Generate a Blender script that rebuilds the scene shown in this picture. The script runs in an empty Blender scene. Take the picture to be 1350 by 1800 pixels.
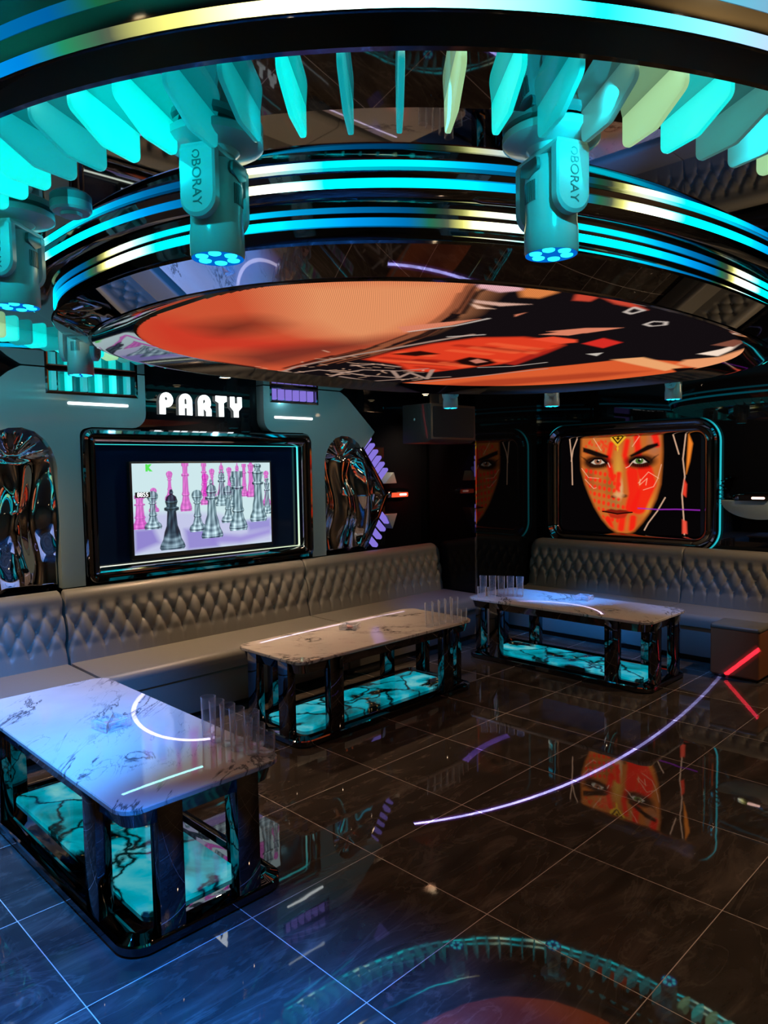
import bpy, bmesh, math, random
import numpy as np
from mathutils import Vector, Matrix
random.seed(7)
rng = np.random.RandomState(5)
SC = bpy.context.scene
COL = SC.collection
PI = math.pi

# ---------------------------------------------------------------- camera
cam_d = bpy.data.cameras.new('camera')
cam = bpy.data.objects.new('camera', cam_d)
COL.objects.link(cam)
RR = Vector((0.707559, -0.706454, -0.016838))
UU = Vector((0.054601, 0.030898, 0.99803))
FF = Vector((0.704542, 0.707084, -0.060435))
cam.matrix_world = Matrix(((RR.x, UU.x, -FF.x, 0), (RR.y, UU.y, -FF.y, 0), (RR.z, UU.z, -FF.z, 1.7), (0, 0, 0, 1)))
cam_d.sensor_fit = 'VERTICAL'
cam_d.sensor_height = 36
cam_d.lens = 36 * 1269.43 / 1800
cam_d.clip_start = 0.01
SC.camera = cam

# ---------------------------------------------------------------- view, world, render feel
SC.view_settings.view_transform = 'Standard'
SC.view_settings.look = 'None'
SC.view_settings.gamma = 1
SC.view_settings.exposure = 0.0
SC.view_settings.use_curve_mapping = False
SC.cycles.use_denoising = True
SC.cycles.max_bounces = 12
SC.cycles.glossy_bounces = 7
SC.cycles.diffuse_bounces = 3
SC.cycles.transparent_max_bounces = 24
SC.cycles.transmission_bounces = 6
SC.cycles.caustics_reflective = False
SC.cycles.caustics_refractive = False
SC.cycles.sample_clamp_indirect = 4.0
SC.cycles.blur_glossy = 0.5
W = bpy.data.worlds.new('world')
SC.world = W
W.use_nodes = True
W.node_tree.nodes['Background'].inputs[0].default_value = (0.25, 0.6, 0.7, 1)
W.node_tree.nodes['Background'].inputs[1].default_value = 0.01

# ---------------------------------------------------------------- materials
def newmat(name):
    m = bpy.data.materials.new(name); m.use_nodes = True
    nt = m.node_tree
    return m, nt, nt.nodes['Principled BSDF']

def pbr(name, col, rough=0.4, metal=0.0, ior=1.5, spec=0.5, coat=0.0, bump=None):
    m, nt, p = newmat(name)
    p.inputs['Base Color'].default_value = (*col, 1)
    p.inputs['Roughness'].default_value = rough
    p.inputs['Metallic'].default_value = metal
    p.inputs['IOR'].default_value = ior
    p.inputs['Specular IOR Level'].default_value = spec
    p.inputs['Coat Weight'].default_value = coat
    p.inputs['Coat Roughness'].default_value = 0.03
    if bump:
        sc, st, det = bump
        tc = nt.nodes.new('ShaderNodeTexCoord'); n = nt.nodes.new('ShaderNodeTexNoise'); b = nt.nodes.new('ShaderNodeBump')
        n.inputs['Scale'].default_value = sc; n.inputs['Detail'].default_value = det
        b.inputs['Strength'].default_value = st; b.inputs['Distance'].default_value = 0.02
        nt.links.new(tc.outputs['Object'], n.inputs['Vector']); nt.links.new(n.outputs['Fac'], b.inputs['Height'])
        nt.links.new(b.outputs['Normal'], p.inputs['Normal'])
    return m

def emis(name, col, s):
    m = bpy.data.materials.new(name); m.use_nodes = True; nt = m.node_tree; nt.nodes.clear()
    o = nt.nodes.new('ShaderNodeOutputMaterial'); e = nt.nodes.new('ShaderNodeEmission')
    e.inputs[0].default_value = (*col, 1); e.inputs[1].default_value = s
    nt.links.new(e.outputs[0], o.inputs[0])
    return m

def emis_attr(name, s, pixels=None):
    m = emis(name, (1, 1, 1), s); nt = m.node_tree
    e = [n for n in nt.nodes if n.type == 'EMISSION'][0]
    a = nt.nodes.new('ShaderNodeAttribute'); a.attribute_name = 'led'
    nt.links.new(a.outputs['Color'], e.inputs[0])
    if pixels:      # the diode grid of an LED wall
        tc = nt.nodes.new('ShaderNodeTexCoord')
        sp = nt.nodes.new('ShaderNodeSeparateXYZ'); nt.links.new(tc.outputs['Object'], sp.inputs[0])
        outs = []
        for k in pixels[1]:
            mm = math_(nt, 'MULTIPLY', sp.outputs[k], 2 * PI / pixels[0])
            outs.append(math_(nt, 'SINE', mm, None))
        pr = math_(nt, 'MULTIPLY', outs[0], outs[1])
        ad = math_(nt, 'MULTIPLY_ADD', pr, 0.45 * s, s)
        nt.links.new(ad, e.inputs[1])
    return m

def math_(nt, op, a, b=None, c=None, clamp=False):
    n = nt.nodes.new('ShaderNodeMath'); n.operation = op; n.use_clamp = clamp
    for i, v in enumerate((a, b, c)):
        if v is None: continue
        if isinstance(v, (int, float)): n.inputs[i].default_value = v
        else: nt.links.new(v, n.inputs[i])
    return n.outputs[0]

def ramp(nt, fac, stops):
    r = nt.nodes.new('ShaderNodeValToRGB')
    while len(r.color_ramp.elements) < len(stops): r.color_ramp.elements.new(0.5)
    for e, (p, c) in zip(r.color_ramp.elements, stops):
        e.position = p; e.color = (*c, 1)
    nt.links.new(fac, r.inputs[0])
    return r.outputs[0]

def noise(nt, vec, scale, detail=4, dist=0.0, rough=0.5):
    n = nt.nodes.new('ShaderNodeTexNoise')
    n.inputs['Scale'].default_value = scale; n.inputs['Detail'].default_value = detail
    n.inputs['Distortion'].default_value = dist; n.inputs['Roughness'].default_value = rough
    nt.links.new(vec, n.inputs['Vector'])
    return n.outputs['Fac']

def mixc(nt, fac, a, b):
    n = nt.nodes.new('ShaderNodeMix'); n.data_type = 'RGBA'
    for s, v in ((n.inputs[0], fac), (n.inputs[6], a), (n.inputs[7], b)):
        if isinstance(v, (int, float)): s.default_value = v
        elif isinstance(v, tuple): s.default_value = (*v, 1)
        else: nt.links.new(v, s)
    return n.outputs[2]

def vecop(nt, vec, scale=(1, 1, 1), loc=(0, 0, 0), rot=(0, 0, 0)):
    n = nt.nodes.new('ShaderNodeMapping')
    n.inputs['Scale'].default_value = scale; n.inputs['Location'].default_value = loc; n.inputs['Rotation'].default_value = rot
    nt.links.new(vec, n.inputs['Vector'])
    return n.outputs[0]

def mat_floor():
    m, nt, p = newmat('polished dark marble tile')
    tc = nt.nodes.new('ShaderNodeTexCoord'); P = tc.outputs['Object']
    sp = nt.nodes.new('ShaderNodeSeparateXYZ'); nt.links.new(P, sp.inputs[0])
    T = 0.63235
    ds, ids = [], []
    for k, off in ((0, 1.49782), (1, 1.61910)):
        q = math_(nt, 'DIVIDE', math_(nt, 'SUBTRACT', sp.outputs[k], off), T)
        ids.append(math_(nt, 'FLOOR', q))
        f = math_(nt, 'FRACT', q)
        ds.append(math_(nt, 'MINIMUM', f, math_(nt, 'SUBTRACT', 1.0, f)))
    dmin = math_(nt, 'MINIMUM', ds[0], ds[1])
    grout = math_(nt, 'LESS_THAN', dmin, 0.0016 / T)
    cid = nt.nodes.new('ShaderNodeCombineXYZ'); nt.links.new(ids[0], cid.inputs[0]); nt.links.new(ids[1], cid.inputs[1])
    wn = nt.nodes.new('ShaderNodeTexWhiteNoise'); wn.noise_dimensions = '2D'; nt.links.new(cid.outputs[0], wn.inputs['Vector'])
    va = nt.nodes.new('ShaderNodeVectorMath'); va.operation = 'MULTIPLY_ADD'
    nt.links.new(wn.outputs['Color'], va.inputs[0]); va.inputs[1].default_value = (7, 7, 7); nt.links.new(P, va.inputs[2])
    v1 = vecop(nt, va.outputs[0], (1.0, 3.2, 1), rot=(0, 0, 0.5))
    cloud = noise(nt, v1, 1.8, 8, 1.2, 0.62)
    ridge = math_(nt, 'ABSOLUTE', math_(nt, 'SUBTRACT', noise(nt, v1, 1.3, 6, 1.6, 0.55), 0.5))
    base = ramp(nt, cloud, [(0.3, (0.027, 0.022, 0.019)), (0.55, (0.062, 0.051, 0.043)), (0.75, (0.13, 0.105, 0.088))])
    vein = ramp(nt, ridge, [(0.0, (1, 1, 1)), (0.02, (0, 0, 0))])
    vm = math_(nt, 'MULTIPLY', vein, math_(nt, 'MULTIPLY', cloud, 0.28))
    base = mixc(nt, vm, base, (0.3, 0.26, 0.22))
    base = mixc(nt, grout, base, (0.62, 0.54, 0.50))
    nt.links.new(base, p.inputs['Base Color'])
    p.inputs['IOR'].default_value = 1.75
    nt.links.new(math_(nt, 'MULTIPLY_ADD', grout, 0.5, 0.022), p.inputs['Roughness'])
    b = nt.nodes.new('ShaderNodeBump'); b.inputs['Strength'].default_value = 0.012; b.inputs['Distance'].default_value = 0.02
    nt.links.new(noise(nt, P, 5.0, 2), b.inputs['Height']); nt.links.new(b.outputs[0], p.inputs['Normal'])
    return m

def mat_marble():
    m, nt, p = newmat('veined white marble')
    tc = nt.nodes.new('ShaderNodeTexCoord'); P = tc.outputs['Object']
    v = vecop(nt, P, (1.0, 1.0, 1.0), rot=(0, 0, 0.7))
    v2 = vecop(nt, v, (0.8, 2.6, 1.0))
    r1 = math_(nt, 'ABSOLUTE', math_(nt, 'SUBTRACT', noise(nt, v2, 1.5, 9, 0.9, 0.6), 0.5))
    msk = ramp(nt, noise(nt, v, 2.3, 3), [(0.40, (0, 0, 0)), (0.54, (1, 1, 1))])
    l1 = math_(nt, 'MULTIPLY', ramp(nt, r1, [(0.0, (1, 1, 1)), (0.02, (0, 0, 0))]), msk)
    r2 = math_(nt, 'ABSOLUTE', math_(nt, 'SUBTRACT', noise(nt, v2, 3.2, 8, 1.3, 0.6), 0.5))
    l2 = math_(nt, 'MULTIPLY', ramp(nt, r2, [(0.0, (0.75, 0.75, 0.75)), (0.012, (0, 0, 0))]), ramp(nt, noise(nt, v, 4.1, 3), [(0.5, (0, 0, 0)), (0.62, (1, 1, 1))]))
    base = ramp(nt, noise(nt, v, 1.6, 5), [(0.3, (0.56, 0.50, 0.46)), (0.7, (0.72, 0.66, 0.61))])
    ln = math_(nt, 'MAXIMUM', l1, l2)
    base = mixc(nt, math_(nt, 'MULTIPLY', ln, 0.93), base, (0.03, 0.03, 0.035))
    nt.links.new(base, p.inputs['Base Color'])
    p.inputs['Roughness'].default_value = 0.06; p.inputs['IOR'].default_value = 1.55
    return m

def mat_onyx():
    m, nt, p = newmat('backlit turquoise onyx')
    tc = nt.nodes.new('ShaderNodeTexCoord'); P = tc.outputs['Object']
    nn = nt.nodes.new('ShaderNodeTexNoise'); nn.inputs['Scale'].default_value = 3; nn.inputs['Detail'].default_value = 5
    nt.links.new(P, nn.inputs['Vector'])
    va = nt.nodes.new('ShaderNodeVectorMath'); va.operation = 'MULTIPLY_ADD'
    nt.links.new(nn.outputs['Color'], va.inputs[0]); va.inputs[1].default_value = (0.5, 0.5, 0.5); nt.links.new(P, va.inputs[2])
    vo = nt.nodes.new('ShaderNodeTexVoronoi'); vo.feature = 'DISTANCE_TO_EDGE'; vo.inputs['Scale'].default_value = 2.5
    nt.links.new(va.outputs[0], vo.inputs['Vector'])
    veins = ramp(nt, vo.outputs['Distance'], [(0.0, (0, 0, 0)), (0.012, (0.03, 0.03, 0.03)), (0.05, (1, 1, 1))])
    body = ramp(nt, noise(nt, P, 3.3, 6, 1.0), [(0.3, (0.0, 0.07, 0.09)), (0.42, (0.0, 0.24, 0.30)), (0.55, (0.0, 0.42, 0.55)), (0.75, (0.22, 0.66, 0.66))])
    blk = ramp(nt, noise(nt, vecop(nt, P, loc=(3, 1, 0)), 2.6, 6, 0.6), [(0.40, (0.0, 0.0, 0.0)), (0.46, (1, 1, 1))])
    gold = ramp(nt, noise(nt, P, 30, 4), [(0.6, (0, 0, 0)), (0.7, (0.5, 0.34, 0.12))])
    c = mixc(nt, veins, (0.0, 0.01, 0.012), body)
    c2 = mixc(nt, blk, gold, c)
    nt.links.new(c2, p.inputs['Emission Color']); p.inputs['Emission Strength'].default_value = 0.75
    p.inputs['Base Color'].default_value = (0.01, 0.03, 0.035, 1); p.inputs['Roughness'].default_value = 0.05
    return m

def mat_frost():
    m = bpy.data.materials.new('frosted acrylic'); m.use_nodes = True; nt = m.node_tree; nt.nodes.clear()
    o = nt.nodes.new('ShaderNodeOutputMaterial')
    d = nt.nodes.new('ShaderNodeBsdfDiffuse'); t = nt.nodes.new('ShaderNodeBsdfTranslucent'); g = nt.nodes.new('ShaderNodeBsdfGlossy')
    d.inputs[0].default_value = (0.62, 0.80, 0.78, 1); t.inputs[0].default_value = (0.62, 0.80, 0.78, 1)
    g.inputs[0].default_value = (0.9, 0.9, 0.9, 1); g.inputs['Roughness'].default_value = 0.15
    a = nt.nodes.new('ShaderNodeMixShader'); a.inputs[0].default_value = 0.5
    nt.links.new(d.outputs[0], a.inputs[1]); nt.links.new(t.outputs[0], a.inputs[2])
    b = nt.nodes.new('ShaderNodeMixShader'); f = nt.nodes.new('ShaderNodeFresnel'); f.inputs[0].default_value = 1.45
    nt.links.new(f.outputs[0], b.inputs[0]); nt.links.new(a.outputs[0], b.inputs[1]); nt.links.new(g.outputs[0], b.inputs[2])
    nt.links.new(b.outputs[0], o.inputs[0])
    return m

def mat_fin(name, col):
    m = mat_frost(); m.name = name; nt = m.node_tree
    o = [n for n in nt.nodes if n.type == 'OUTPUT_MATERIAL'][0]; s = o.inputs[0].links[0].from_socket
    e = nt.nodes.new('ShaderNodeEmission'); e.inputs[0].default_value = (*col, 1); e.inputs[1].default_value = 1.0
    a = nt.nodes.new('ShaderNodeAddShader'); nt.links.new(s, a.inputs[0]); nt.links.new(e.outputs[0], a.inputs[1]); nt.links.new(a.outputs[0], o.inputs[0])
    return m

def mat_glass(body):
    m = bpy.data.materials.new('clear glass'); m.use_nodes = True; nt = m.node_tree; nt.nodes.clear()
    o = nt.nodes.new('ShaderNodeOutputMaterial')
    t = nt.nodes.new('ShaderNodeBsdfTransparent'); g = nt.nodes.new('ShaderNodeBsdfGlossy'); d = nt.nodes.new('ShaderNodeBsdfDiffuse')
    t.inputs[0].default_value = (0.985, 0.99, 1.0, 1); g.inputs['Roughness'].default_value = 0.02
    d.inputs[0].default_value = (0.95, 0.95, 1.0, 1)
    lw = nt.nodes.new('ShaderNodeLayerWeight'); lw.inputs[0].default_value = 0.5
    a = nt.nodes.new('ShaderNodeMixShader'); b = nt.nodes.new('ShaderNodeMixShader')
    pw = math_(nt, 'POWER', lw.outputs['Facing'], 2.6)
    nt.links.new(math_(nt, 'MULTIPLY_ADD', pw, 0.85, body), a.inputs[0]); nt.links.new(t.outputs[0], a.inputs[1]); nt.links.new(d.outputs[0], a.inputs[2])
    sch = math_(nt, 'MULTIPLY_ADD', math_(nt, 'POWER', lw.outputs['Facing'], 5.0), 0.9, 0.035)
    nt.links.new(sch, b.inputs[0]); nt.links.new(a.outputs[0], b.inputs[1]); nt.links.new(g.outputs[0], b.inputs[2])
    nt.links.new(b.outputs[0], o.inputs[0])
    return m

M = dict(
    floor=mat_floor(), marble=mat_marble(), onyx=mat_onyx(), frost=mat_frost(), glass=mat_glass(0.03), crystal=mat_glass(0.09),
    mirror=pbr('dark tinted mirror', (0.40, 0.43, 0.45), 0.015, 1.0, bump=(1.3, 0.035, 1)),
    drum=pbr('black mirror steel', (0.36, 0.38, 0.40), 0.05, 1.0, bump=(2.5, 0.05, 1)),
    blackglass=pbr('black glass panel', (0.003, 0.0035, 0.005), 0.02, 0, 1.38),
    blacksteel=pbr('polished black steel', (0.20, 0.20, 0.22), 0.03, 1.0),
    chrome=pbr('polished chrome', (0.62, 0.62, 0.64), 0.03, 1.0),
    darkchrome=pbr('smoked chrome', (0.30, 0.30, 0.32), 0.04, 1.0),
    teal=pbr('grey teal lacquer', (0.24, 0.31, 0.315), 0.18, 0, 1.5, coat=0.5),
    navy=pbr('navy gloss panel', (0.002, 0.008, 0.028), 0.08, 0, 1.45),
    leather=pbr('grey taupe leather', (0.175, 0.165, 0.145), 0.42, 0, 1.45, bump=(90, 0.05, 3)),
    brown=pbr('brown leather', (0.30, 0.105, 0.042), 0.4, 0, 1.45, bump=(60, 0.08, 3)),
    stooltop=pbr('olive grey leather', (0.12, 0.11, 0.085), 0.32, 0, 1.45, bump=(60, 0.08, 3)),
    plastic=pbr('glossy white plastic', (0.68, 0.70, 0.72), 0.22),
    greyplastic=pbr('grey plastic', (0.16, 0.17, 0.18), 0.3),
    black=pbr('matt black', (0.008, 0.008, 0.009), 0.5),
    cabinet=pbr('black speaker paint', (0.045, 0.03, 0.026), 0.45, bump=(150, 0.1, 2)),
    warmwall=pbr('bronze wall panel', (0.20, 0.15, 0.10), 0.35),
    tv=pbr('tv bezel black', (0.01, 0.011, 0.013), 0.25),
    pink=pbr('salmon paper', (0.75, 0.30, 0.25), 0.6),
    led=emis_attr('colour changing LED', 4.0),
    fin_led=emis_attr('colour changing LED over the fins', 3.5),
    bronze=pbr('satin bronze ceiling', (0.16, 0.12, 0.07), 0.3),
    fin_dim=mat_fin('dim teal lit acrylic', (0.0, 0.12, 0.135)), fin_mid=mat_fin('teal lit acrylic', (0.0, 0.22, 0.24)), fin_bright=mat_fin('bright cyan lit acrylic', (0.0, 0.62, 0.58)), fin_warm=mat_fin('yellow white lit acrylic', (0.26, 0.42, 0.20)), fin_grey=mat_fin('grey green lit acrylic', (0.03, 0.09, 0.08)),
    disc=emis_attr('ceiling LED wall', 0.95, (0.009, (0, 1))),
    face=emis_attr('wall LED screen', 1.0, (0.009, (1, 2))),
    tvpic=emis_attr('television picture', 1.0),
    white_led=emis('white sign light', (0.92, 1.0, 1.0), 2.6),
    cyan_led=emis('cyan lens', (0.02, 0.80, 0.95), 2.0),
    blue_led=emis('blue lens ring', (0.0, 0.16, 0.75), .8),
    warm_led=emis('warm lamp', (1.0, 0.74, 0.40), 14.0),
    purple_led=emis('violet lit acrylic', (0.27, 0.20, 0.78), 0.85),
    red_led=emis('red lamp', (1.0, 0.09, 0.035), 1.3),
    hot_led=emis('hot white lamp core', (1.0, 0.6, 0.5), 3.0),
    green_led=emis('green text light', (0.1, 0.8, 0.1), 1.0),
)

# ---------------------------------------------------------------- room lamps
def lamp(name, kind, loc, col, power, target=None, size=0.03, angle=60, blend=0.5):
    d = bpy.data.lights.new(name, kind); d.color = col; d.energy = power
    if kind in ('SPOT', 'POINT'): d.shadow_soft_size = size
    if kind == 'SPOT': d.spot_size = math.radians(angle); d.spot_blend = blend
    o = bpy.data.objects.new(name, d); COL.objects.link(o); o.location = loc
    if target is not None:
        o.rotation_euler = (Vector(target) - Vector(loc)).to_track_quat('-Z', 'Y').to_euler()
    return o

WARM = (1.0, 0.66, 0.38)
DOWN = [(1.10, 4.72, 2.405), (3.05, 4.74, 2.405), (5.30, 4.72, 2.405), (6.3, 1.0, 2.60), (3.6, -0.55, 2.60), (1.4, -0.75, 2.60), (-0.5, 1.2, 2.60), (-0.4, 3.2, 2.60)]
DOWN_W = [90, 150, 80, 120, 95, 30, 10, 18]  # lamps away from the party wall are unseen, added for warm fill
for (x, y, z), w in zip(DOWN, DOWN_W):
    lamp('downlight_beam', 'SPOT', (x, y, z - 0.03), WARM, w, (x, y, 0) if x < 6 else (6.5, 3.2, .5), 0.03, 120, 0.9)  # the added lamp near the back wall is turned onto the right sofa
BLUE = (0.02, 0.28, 1.0)
CY = (0.0, .85, 1.0)
for x, y, w in ((0.47, 1.72, 4), (0.60, 1.36, 4), (0.80, 1.08, 3.5), (1.02, .88, 3.5), (1.28, .66, 3), (1.62, .50, 2.5), (2.2, .36, 2)):
    lamp('fin_cove_glow', 'SPOT', (x, y, 2.385), CY, w, (2.9, 2.3, 2.44), 0.0, 95, 0.8)  # unseen cyan spots added to light the fins and stage lights
for a, b, w in (((0.52, 1.20, 2.375), (0.87, 1.38, 2.22), 2.6), ((1.12, 0.60, 2.375), (1.39, 0.87, 2.22), 4.5), ((0.40, 1.95, 2.375), (0.71, 2.11, 2.22), 2.4), ((1.15, 3.25, 2.33), (1.4, 3.38, 2.25), 0.8)):
    lamp('fin_cove_glow', 'SPOT', a, CY, w, b, 0.0, 75, 1.0)  # unseen cyan spots added close by to colour the moving heads
for x, y, w in ((0.75, 3.7, 6), (1.6, 4.15, 8), (2.6, 4.25, 6), (3.6, 4.25, 7), (4.5, 4.0, 4)):
    lamp('fin_cove_glow', 'SPOT', (x, y, 2.385), (.30, .86, 1.0), w * 1.3, (x + .1, 5.1, 2.1), 0.0, 120, 0.9)  # pale cyan spots added to brighten the lacquered wall panels
for x, y, w in ((-0.05, 1.75, 16.0), (0.15, 1.05, 14.0), (0.55, .45, 8.0)):
    lamp('outer_cove_glow', 'SPOT', (x, y, 2.20), CY, w, (x + .02, y, 2.62), 0.0, 130, 1.0)  # added uplights that tint the ceiling teal for the fascia to reflect
lamp('red_lamp_glow', 'POINT', (5.30, 4.93, 1.44), (1.0, .08, .04), 3.0, None, 0.0)
lamp('ceiling_glow', 'SPOT', (2.15, -0.30, 2.22), (1.0, .72, .38), 70, (2.10, -.12, 2.62), 0.0, 105, 1.0)  # added uplight without a fixture, warms the ceiling beside the ring
lamp('ceiling_glow', 'SPOT', (1.5, -0.35, 2.22), (1.0, .72, .38), 30, (1.5, -.12, 2.62), 0.0, 105, 1.0)  # another added uplight for the same warm ceiling tone
lamp('blue_beam', 'SPOT', (0.70, 2.09, 2.12), BLUE, 760, (0.95, 3.5, 0.5), 0.04, 60, 0.9)
lamp('blue_beam', 'SPOT', (0.86, 1.36, 2.12), (0.0, 0.2, 1.0), 1300, (0.45, 1.5, 0.0), 0.04, 80, 1.0)
lamp('blue_beam', 'SPOT', (1.43, 3.46, 2.12), BLUE, 110, (0.9, 4.5, 0.4), 0.04, 60, 0.9)
lamp('blue_beam', 'SPOT', (4.87, 3.04, 2.12), BLUE, 420, (5.72, 3.40, 0.54), 0.04, 40, 0.9)
lamp('blue_beam', 'SPOT', (5.11, 2.2, 2.12), BLUE, 100, (6.1, 2.5, 0.3), 0.04, 44, 0.9)
lamp('blue_beam', 'SPOT', (4.33, 3.58, 2.12), BLUE, 90, (5.2, 4.3, 0.3), 0.04, 40, 0.9)

def laser(src, pts, col, power, w, halo=5.0):
    """a laser projector: a spot lamp whose beam is limited to a drawn curve (a circle arc in its tangent plane)"""
    src = Vector(src); D = [(Vector(p) - src).normalized() for p in pts]
    ax = sum(D, Vector()).normalized()
    T = [d / d.dot(ax) - ax for d in D]
    e1 = (T[-1] - T[0]).normalized(); e2 = ax.cross(e1).normalized()
    Q = np.array([(t.dot(e1), t.dot(e2)) for t in T])
    A = np.c_[2 * Q, np.ones(len(Q))]; s = np.linalg.lstsq(A, (Q ** 2).sum(1), rcond=None)[0]
    cx, cy = s[0], s[1]; r = math.sqrt(max(s[2] + cx * cx + cy * cy, 1e-9))
    mid = Q[len(Q) // 2]
    if r > 8: cx, cy, r = mid[0] + (cx - mid[0]) / r * 8, mid[1] + (cy - mid[1]) / r * 8, 8.0
    a0 = math.atan2(mid[1] - cy, mid[0] - cx)
    def wrap(a): return (a + PI) % (2 * PI) - PI
    aa = [wrap(math.atan2(q[1] - cy, q[0] - cx) - a0) for q in Q]
    lo, hi = min(aa), max(aa)
    d = bpy.data.lights.new('laser_beam', 'SPOT'); d.energy = power; d.color = (1, 1, 1); d.shadow_soft_size = 0.0
    d.spot_size = min(2.6, 2 * math.atan(max(np.hypot(Q[:, 0], Q[:, 1]).max() * 1.3, 0.05))); d.spot_blend = 0.0
    o = bpy.data.objects.new('laser_beam', d); COL.objects.link(o)
    # local frame: X = e1, Y = e2', Z = -ax
    z = -ax; x = e1; y = z.cross(x)
    o.matrix_world = Matrix(((x.x, y.x, z.x, src.x), (x.y, y.y, z.y, src.y), (x.z, y.z, z.z, src.z), (0, 0, 0, 1)))
    sg = 1.0 if y.dot(e2) > 0 else -1.0
    d.use_nodes = True; nt = d.node_tree; em = nt.nodes['Emission']
    tc = nt.nodes.new('ShaderNodeTexCoord'); sp = nt.nodes.new('ShaderNodeSeparateXYZ'); nt.links.new(tc.outputs['Normal'], sp.inputs[0])
    nz = math_(nt, 'ABSOLUTE', sp.outputs[2])
    X = math_(nt, 'DIVIDE', sp.outputs[0], nz); Y = math_(nt, 'MULTIPLY', math_(nt, 'DIVIDE', sp.outputs[1], nz), sg)
    dx = math_(nt, 'SUBTRACT', X, cx); dy = math_(nt, 'SUBTRACT', Y, cy)
    rr = math_(nt, 'SQRT', math_(nt, 'ADD', math_(nt, 'MULTIPLY', dx, dx), math_(nt, 'MULTIPLY', dy, dy)))
    dd = math_(nt, 'ABSOLUTE', math_(nt, 'SUBTRACT', rr, r))
    ca, sa = math.cos(-a0), math.sin(-a0)
    rx = math_(nt, 'SUBTRACT', math_(nt, 'MULTIPLY', dx, ca), math_(nt, 'MULTIPLY', dy, sa))
    ry = math_(nt, 'ADD', math_(nt, 'MULTIPLY', dx, sa), math_(nt, 'MULTIPLY', dy, ca))
    an = math_(nt, 'ARCTAN2', ry, rx)
    gate = math_(nt, 'MULTIPLY', math_(nt, 'GREATER_THAN', an, lo), math_(nt, 'LESS_THAN', an, hi))
    core = math_(nt, 'LESS_THAN', dd, w)
    hal = math_(nt, 'MULTIPLY', math_(nt, 'SUBTRACT', 1.0, math_(nt, 'DIVIDE', dd, w * halo), None, True), 0.10)
    st = math_(nt, 'MULTIPLY', math_(nt, 'MAXIMUM', core, hal), gate)
    c = mixc(nt, core, (0.30, 0.12, 1.0), col) if col[2] > 0.3 else None
    if c is not None: nt.links.new(c, em.inputs[0])
    else: em.inputs[0].default_value = (*col, 1)
    nt.links.new(st, em.inputs[1])
    return o

LZ = (0.72, 0.66, 1.0)
LB = (0.32, 0.36, 1.0)
laser((1.43, 0.88, 2.12), [(2.461, 2.305, 0), (2.763, 2.116, 0), (3.158, 2.011, 0), (3.683, 1.973, 0), (4.337, 1.973, 0), (5.03, 2.022, 0), (5.516, 2.069, 0), (5.867, 2.123, 0)], LB, 16000, 0.0028, 3)
laser((0.88, 1.38, 2.12), [(1.782, 3.574, .54), (1.633, 3.432, .54), (1.553, 3.329, .54), (1.496, 3.181, .54), (1.485, 3.008, .54), (1.52, 2.878, .54), (1.571, 2.773, .54), (1.632, 2.697, .54)], LZ, 900, 0.0042, 8)
laser((2.2, 3.75, 2.12), [(2.789, 4.004, .54), (3.35, 4.03, .54), (3.9, 4.02, .54), (4.2, 4.0, .54)], LZ, 900, 0.0034, 3)
laser((4.87, 3.04, 2.12), [(5.157, 3.533, .54), (5.28, 3.40, .54), (5.335, 3.18, .54), (5.27, 2.985, .54), (5.106, 2.736, .54)], LZ, 420, 0.006, 4)
laser((1.43, 0.88, 2.12), [(5.85, 2.09, .03), (5.85, 1.96, .16), (5.85, 1.84, .28)], (1.0, 0.05, 0.22), 6000, 0.0030, 3)
laser((0.88, 1.38, 2.12), [(1.112, 2.479, .54), (1.214, 2.486, .54), (1.446, 2.485, .54)], (0.25, 1.0, 0.95), 500, 0.0035, 3)
laser((1.43, 0.88, 2.12), [(3.20, 2.58, 0), (3.35, 2.62, 0), (3.70, 2.63, 0)], (0.22, 0.14, 1.0), 2500, 0.006, 3)

laser((4.33, 3.60, 2.12), [(5.01, 4.50, 2.28), (5.01, 4.475, 2.12), (5.01, 4.445, 1.97)], (1.0, 0.04, 0.06), 60, 0.006, 3)

# ---------------------------------------------------------------- object helpers
def link(name, me, m=None, parent=None, smooth=None):
    o = bpy.data.objects.new(name, me); COL.objects.link(o)
    if m is not None and not me.materials: me.materials.append(m)
    if parent is not None: o.parent = parent
    if smooth is not None:
        if smooth >= 3.1: me.shade_smooth()
        else: me.set_sharp_from_angle(angle=smooth)
    return o

def tag(o, label=None, cat=None, group=None, kind=None):
    if label: o['label'] = label
    if cat: o['category'] = cat
    if group: o['group'] = group
    if kind: o['kind'] = kind
    return o

def thing(name, label, cat, loc=(0, 0, 0), rz=0.0, group=None):
    o = bpy.data.objects.new(name, None); COL.objects.link(o)
    o.empty_display_size = 0.1
    o.location = loc; o.rotation_euler = (0, 0, rz)
    return tag(o, label, cat, group)

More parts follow.
